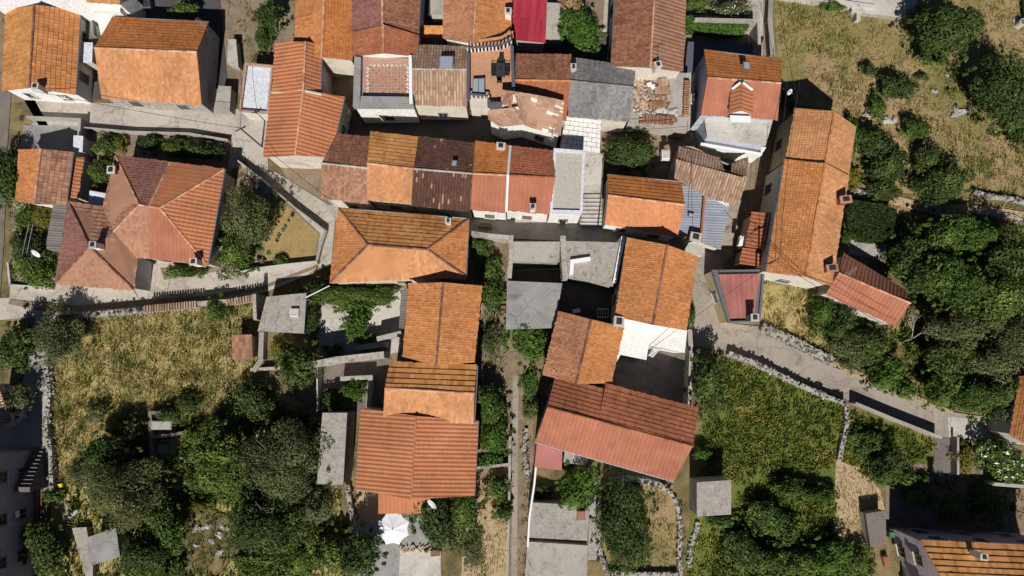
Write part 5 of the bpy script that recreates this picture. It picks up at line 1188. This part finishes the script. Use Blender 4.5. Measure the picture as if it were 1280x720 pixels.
# utility pole and cables
def post(px,py,z,h,label):
    p=W(px,py,z+h); root=thing('utility_pole',label,'utility pole',(p.x,p.y,0)); mb=MB(); mb.tube((p.x,p.y,0),(p.x,p.y,z+h),.09,.07); mb.build('pole',['bark'],root); mb=MB(); mb.box((p.x,p.y,z+h-.25),1.0,.08,.08,.5); mb.build('crossarm',['darkmetal'],root)
    mb=MB()
    for k in (-.4,0,.4): mb.tube((p.x+k*.88,p.y+k*.48,z+h-.17),(p.x+k*.88,p.y+k*.48,z+h),.04,.03)
    mb.build('insulators',['black'],root); return p
pp=post(969,326,6,1.3,'utility pole through the south end of the long orange roof')
p3=post(300,160,0,5.5,'utility pole at the bend of the diagonal street')
def cable(label,a,b,sag=.5,r=.022):
    mb=MB(); prev=None
    for i in range(15):
        t=i/14; p=a+(b-a)*t-Vector((0,0,sag*4*t*(1-t)))
        if prev is not None: mb.tube(prev,p,r,r,5,0,False)
        prev=p
    o=mb_build_at(mb,'power_cable',['black'],a); tag(o,label,'cable')
cable('power cable running north from the roof pole over the long orange house',pp,W(985,100,7.5),.5)
cable('second power cable running north over the long orange house',pp+Vector((.4,.2,0)),W(1000,100,7.5),.6)
cable('power cable from the roof pole to the blue metal roof',pp,W(905,262,5),.4)
cable('power cable from the roof pole over the rose roof to the white terrace',pp,W(812,437,4),.5)
cable('power cable from the roof pole down to the small angled house',pp,W(1105,405,4.5),.4)
cable('second power cable from the roof pole to the small angled house',pp+Vector((.3,0,0)),W(1120,400,4.5),.3)
cable('power cable crossing the north street to the bend pole',W(40,113,4.5),p3,.5)
cable('power cable from the bend pole over the diagonal street',p3,W(427,262,5),.5)
cable('power cable from the bend pole towards the red coped terrace',p3,W(300,80,4.5),.4)
cable('power cable over the meadow beside the path wall',W(970,-30,7),W(995,115,6),.4)
cable('power cable between the coral house and the round green tree',W(885,155,4.5),W(745,164,5),.4)
cable('power cable over the vaulted ruin to the short orange roof',W(865,165,4.5),W(866,290,5),.3)
cable('clothes line across the carport gap',W(640,332,2.6),W(702,328,2.6),.1,.015); cable('second clothes line across the carport gap',W(640,338,2.6),W(702,336,2.6),.1,.015)
# tile stacks on the unfinished roof
def stack(label,px,z,n,rows,rot,name='tile_stack',mat='t_tan',L=.42,seed=1,curve=0):
    rg=random.Random(seed); A,B=W(*px[0],z),W(*px[1],z); mb=MB(); N=n; d=(B-A); s=Vector((-d.y,d.x,0)).normalized()
    for i in range(N):
        for k in range(rows):
            c=A+d*(i+.5)/N+s*rg.uniform(-.06,.06); u=s*L*.5; c.z=z+.09+k*.1
            mb.tube(c-u,c+u,.10,.085,6)
    o=mb_build_at(mb,name,[mat],A); tag(o,label,'tile stack')
Zr=2.6
stack('long single file of stacked roof tiles against the coral house wall',[(858,102),(856,147)],Zr,16,4,0,mat='t_umber',L=.5)
stack('row of stacked tiles at the south edge of the unfinished roof',[(802,149),(840,152)],Zr,15,3,0,mat='t_umber',L=.8,seed=2)
stack('tall step of the stepped tile pile on the unfinished roof',[(822,106),(833,105)],Zr,6,5,0,L=.8,seed=3); stack('middle step of the stepped tile pile on the unfinished roof',[(818,114),(836,114)],Zr,8,4,0,L=.6,seed=4)
stack('low step of the stepped tile pile on the unfinished roof',[(813,124),(835,123)],Zr,8,2,0,L=.5,seed=5); stack('front line of the stepped tile pile on the unfinished roof',[(811,132),(831,131)],Zr,9,3,0,mat='t_umber',L=.5,seed=6)
mb=MB(); rg=random.Random(3); poly=[(793,99),(808,98),(809,136),(792,137)]
for k in range(70):
    x=rg.uniform(793,808); y=rg.uniform(99,137); p=W(x,y,Zr); mb.box((p.x,p.y,Zr+.02+rg.random()*.15),.2+rg.random()*.5,.08+rg.random()*.25,.05+rg.random()*.1,rg.random()*3,rg.choice((0,0,1,2)))
o=mb_build_at(mb,'rubble_pile',['woodpale','t_tan','concrete_pale'],W(800,118,Zr)); tag(o,'pile of pale boards and rubble on the unfinished roof','rubble')
mb=MB()
for (x,y) in ((811,107),(815,110)): p=W(x,y,Zr); mb.box((p.x,p.y,Zr),.4,.35,.35,.3)
o=mb_build_at(mb,'white_bag',['whitepaint'],W(811,107,Zr)); tag(o,'white bag beside the stepped tile pile','bag')
mb=MB()
for k in range(16): 
    p=W(rg.uniform(792,845),rg.uniform(138,144),Zr); mb.rock((p.x,p.y,Zr+.1),.7,.4,.3,0,rg)
o=mb_build_at(mb,'rubble_wall',['concrete_pale'],W(800,140,Zr)); tag(o,'broken masonry edge across the unfinished roof','rubble')
mb=MB()
for k in range(150):
    x,y=rg.choice(((rg.uniform(800,848),rg.uniform(145,155)),(rg.uniform(810,838),rg.uniform(104,136)),(rg.uniform(794,812),rg.uniform(98,140))))
    p=W(x,y,Zr+.05+rg.random()*.22); a=rg.random()*3.1; d=Vector((math.cos(a),math.sin(a),rg.uniform(-.3,.3)))*(.1+.12*rg.random()); mb.tube(p-d,p+d,.09,.075,6,rg.choice((0,0,1)))
o=mb_build_at(mb,'tile_rubble',['t_umber','t_tan'],W(815,130,Zr)); tag(o,'loose broken roof tiles scattered between the tile piles','rubble')
# stairs by the gravel topped house
root=thing('staircase','straight flight of pale stone steps beside the gravel topped house','stairs',W(740,262)); 
for i in range(8):
    y0=243+i*5.0; z=1.5-i*.17; a,b=W(730-i*.7,y0,z),W(752,y0,z); cx=(a.x+b.x)/2; mb=MB(); mb.box((cx,a.y-.2,-.1),b.x-a.x,.44,z+.1); mb.box((cx,a.y-.37,z),b.x-a.x,.10,.015,0,1); mb.build('step',['concrete_pale','slate'],root)
mb=MB(); a,b=W(753,222,2.0),W(748,280,1.0); mb.tube(a,b,.04); mb.tube((a.x,a.y,0),a,.04); mb.tube((b.x,b.y,0),b,.04); mb.build('handrail',['darkmetal'],root)
# garden steps on the footpath
root=thing('staircase','rough timber edged steps on the garden footpath','stairs',W(628,380))
for i in range(4): a=W(628,372+i*6,0); mb=MB(); mb.box((a.x,a.y,0),.9,.22,.5-.1*i); mb.build('step',['wood'],root)
# outside stair and fittings of the grey house
root=thing('staircase','shaded outside staircase of the tall grey walled house at the left edge','stairs',W(33,590))
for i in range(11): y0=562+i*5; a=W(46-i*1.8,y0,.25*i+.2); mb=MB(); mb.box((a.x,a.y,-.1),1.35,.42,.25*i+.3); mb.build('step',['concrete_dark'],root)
def box_thing(name,label,cat,px,py,z,sx,sy,sz,mat,rot=0,extra=None):
    p=W(px,py,z); root=thing(name,label,cat,p); mb=MB(); mb.box(p,sx,sy,sz,rot); mb.build('body',[mat],root)
    mb=MB(); mb.box((p.x,p.y,z+sz),sx*.86,sy*.86,.04,rot,0); mb.build('lid',[extra or mat],root); return root
box_thing('air_conditioner','white air conditioner box on the wall of the tall grey walled house','air conditioner',19,643,2.0,.8,.6,.5,'whitepaint',.2,'bluetint')
box_thing('bucket','yellow bucket on the ground by the slab roofed shed','bucket',78,606,0,.42,.34,.35,'yellowplastic',.2)
box_thing('hatch','white hatch box on the concrete hut roof','hatch',369,391,2.2,.75,.75,.3,'whitepaint',0,'concrete_pale')
box_thing('water_tank','small white water tank beside the round green tree','tank',831,196,.6,.9,.9,.8,'whitepaint',0,'concrete_pale')
box_thing('flower_pot','round terracotta pot on the white tank','pot',833,185,1.4,.45,.45,.35,'t_umber',.4,'dirt')
box_thing('brick_pile','small pile of red bricks on the square concrete terrace','bricks',726,643,1.9,.75,.8,.4,'t_red',0,'t_umber')
box_thing('crate','orange plastic crate by the narrow concrete outbuilding','crate',1105,700,0,.5,.9,.5,'t_coral',.2,'rust')
box_thing('planter','long wooden planter on the sunny step beside the alley','planter',607,282,.2,1.4,.4,.4,'woodpale',-.1,'dirt')
box_thing('air_conditioner','white air conditioner on the wall of the tall orange house','air conditioner',720,389,.6,.7,.35,.6,'whitepaint',.2)
box_thing('air_conditioner','white air conditioner between the small striped wing and the lane','air conditioner',924,302,1.8,.35,.9,.6,'whitepaint',-.2)
box_thing('water_basin','broken concrete basin inside the ruined hut on the dry slope','basin',205,531,.9,1.9,.8,.5,'rock',0,'concrete')
box_thing('water_basin','small pale basin below the broken concrete basin','basin',205,561,.2,.9,.9,.4,'rock',0,'rockpale')
box_thing('manhole_cover','square rusty manhole cover on the north west street','manhole cover',27,148,.06,.4,.55,.03,'rust',0,'darkmetal')
box_thing('bin','green bin at the corner of the mauve house','bin',1108,665,0,.5,.5,1.0,'greenpaint',0,'greenpaint')
box_thing('firewood_pile','heap of pale firewood at the edge of the parasol yard','firewood',545,690,0,1.0,.6,.4,'woodpale',.1,'wood')
box_thing('storage_box','dark box in the courtyard at the top left edge','box',187,10,0,.9,.9,.9,'greymetal',.2,'darkmetal')
# loose firewood logs along the yard ledge
mb=MB(); rg=random.Random(8)
for k in range(46):
    p=W(rg.uniform(500,540),rg.uniform(681,689),0); a=rg.random()*3; d=Vector((math.cos(a),math.sin(a),.2))*.16; q=p+Vector((0,0,.08+rg.random()*.15)); mb.tube(q-d,q+d,.07,.06,6)
o=mb_build_at(mb,'log_pile',['woodpale'],W(520,685)); tag(o,'scatter of cut logs along the ledge below the parasol','firewood')
# little white chair in the dark courtyard of the tall orange house
p=W(752,392); root=thing('clothes_rack','white folding clothes rack in the dark courtyard','clothes rack',p)
mb=MB()
for k in range(5): mb.tube((p.x-.5+.25*k,p.y-.4,.9),(p.x-.5+.25*k,p.y+.4,.9),.02)
mb.tube((p.x-.5,p.y-.4,.9),(p.x+.5,p.y-.4,.9),.025); mb.tube((p.x-.5,p.y+.4,.9),(p.x+.5,p.y+.4,.9),.025); mb.build('rails',['whitepaint'],root)
for s in (-1,1): mb=MB(); mb.tube((p.x-.45*s,p.y-.4,0),(p.x+.45*s,p.y-.4,.9),.022); mb.tube((p.x-.45*s,p.y+.4,0),(p.x+.45*s,p.y+.4,.9),.022); mb.build('legs',['whitepaint'],root)
# metal stair under the white terrace
root=thing('ladder','short white ladder under the step of the white terrace','ladder',W(815,442)); a,b=W(812,447,.3),W(820,437,2.6); mb=MB(); s=Vector((.25,-.1,0))
mb.tube(a-s,b-s,.035); mb.tube(a+s,b+s,.035); mb.build('rails',['metal'],root); mb=MB()
for k in range(7): c=a+(b-a)*(k+.5)/7; mb=MB(); mb.tube(c-s,c+s,.025); mb.build('rung',['metal'],root)
# timber ladder fence by the stair house
root=thing('ladder','long wooden ladder lying beside the lane of the stair house','ladder',W(49,626)); mb=MB(); a,b=W(49,596,.3),W(49,660,.3); s=Vector((.2,0,0)); mb.tube(a-s,b-s,.04); mb.tube(a+s,b+s,.04); mb.build('rails',['wood'],root); mb=MB()
for k in range(16): c=a+(b-a)*(k+.5)/16; mb=MB(); mb.tube(c-s,c+s,.03); mb.build('rung',['wood'],root)
# parked car and scooter at the top right corner
c=W(1290,8,.6); root=thing('parked_car','dark parked car just inside the top right corner','car',(c.x,c.y,0))
def ring(y,z,w): return [Vector((c.x-w,c.y+y,z)),Vector((c.x+w,c.y+y,z))]
prof=[(-2.0,.35,.75),(-2.05,.65,.8),(-1.6,.85,.85),(-.9,.95,.85),(-.4,1.38,.68),(.9,1.42,.68),(1.6,.98,.84),(2.0,.9,.8),(2.05,.4,.78)]
mb=MB()
for i in range(len(prof)-1): p,q=ring(*prof[i]),ring(*prof[i+1]); mb.poly([p[0],p[1],q[1],q[0]],1 if i in (3,5) else 0)
for s in (0,1): mb.poly([ring(*p)[s] for p in prof])
mb.build('body',['carpaint','glass'],root)
for sx in (-1,1):
    for sy in (-1.25,1.3): mb=MB(); mb.tube((c.x+sx*.68,c.y+sy,.31),(c.x+sx*.86,c.y+sy,.31),.31,.31,16); w=mb.build('wheel',['rubber'],root); mb=MB(); mb.tube((c.x+sx*.861,c.y+sy,.31),(c.x+sx*.875,c.y+sy,.31),.18,.18,12); mb.build('rim',['metal'],w)
    mb=MB(); mb.box((c.x+sx*.55,c.y-2.06,.55),.3,.06,.15); mb.build('headlight',['whitepaint'],root)
slab('concrete_platform','small concrete parking slab by the dark car','platform',[(1266,22),(1300,14),(1300,30),(1268,28)],.12,'concrete_pale','concrete')
p=W(1272,32); root=thing('water_barrel','round pale barrel below the small parking slab','barrel',p); mb=MB(); mb.tube(p,p+Vector((0,0,.8)),.38,.36,18); mb.build('body',['concrete_pale'],root); mb=MB(); mb.tube(p+Vector((0,0,.8)),p+Vector((0,0,.84)),.27,.25,18); mb.build('lid',['greymetal'],root)
# posts in the west garden
for (x,y,x2,y2,lb) in ((36,280,27,322,'thin metal pole frame standing in the west garden'),):
    root=thing('trellis',lb,'trellis',W(x,y)); mb=MB(); a,b=W(x,y,1.8),W(x2,y2,1.8); mb.tube(a,b,.03); mb.tube(a+Vector((.4,0,0)),b+Vector((.4,0,0)),.03); mb.build('rails',['metal'],root); [(lambda m: (m.tube((q.x,q.y,0),q,.03), m.build('post',['metal'],root)))(MB()) for q in (a,b)]
# ================================================================== light and camera
cam=bpy.data.cameras.new('camera'); co=bpy.data.objects.new('camera',cam); C.objects.link(co); SC.camera=co
cam.sensor_width=36; cam.lens=18/math.tan(math.radians(36.87)); cam.clip_end=2000; cam.clip_start=.5
co.location=(0,0,CAMH); co.rotation_euler=(TILT,0,0)
EL=math.radians(47); AZ=math.radians(184)      # sun just west of south, so shadows fall north
sd=Vector((math.sin(AZ)*math.cos(EL),math.cos(AZ)*math.cos(EL),math.sin(EL)))
l=bpy.data.lights.new('sun','SUN'); l.energy=4.9; l.angle=math.radians(.5); l.color=(1,.955,.89)
lo=bpy.data.objects.new('sun',l); C.objects.link(lo); lo.rotation_euler=(-sd).to_track_quat('-Z','Y').to_euler(); lo.location=(0,-40,60)
w=bpy.data.worlds.new('World'); SC.world=w; w.use_nodes=True; nt=w.node_tree; nt.nodes.clear()
sk=nt.nodes.new('ShaderNodeTexSky'); sk.sky_type='NISHITA'; sk.sun_disc=False; sk.sun_elevation=EL; sk.sun_rotation=AZ; sk.altitude=3500; sk.air_density=.45; sk.dust_density=.6; sk.ozone_density=.2
bg=nt.nodes.new('ShaderNodeBackground'); bg.inputs[1].default_value=.08; ow=nt.nodes.new('ShaderNodeOutputWorld'); nt.links.new(sk.outputs[0],bg.inputs[0]); nt.links.new(bg.outputs[0],ow.inputs[0])
v=SC.view_settings; v.view_transform='Standard'; v.look='None'; v.exposure=0.08; v.gamma=1; v.use_curve_mapping=False
SC.render.engine='CYCLES'; SC.cycles.max_bounces=5; SC.cycles.diffuse_bounces=3; SC.cycles.use_denoising=True
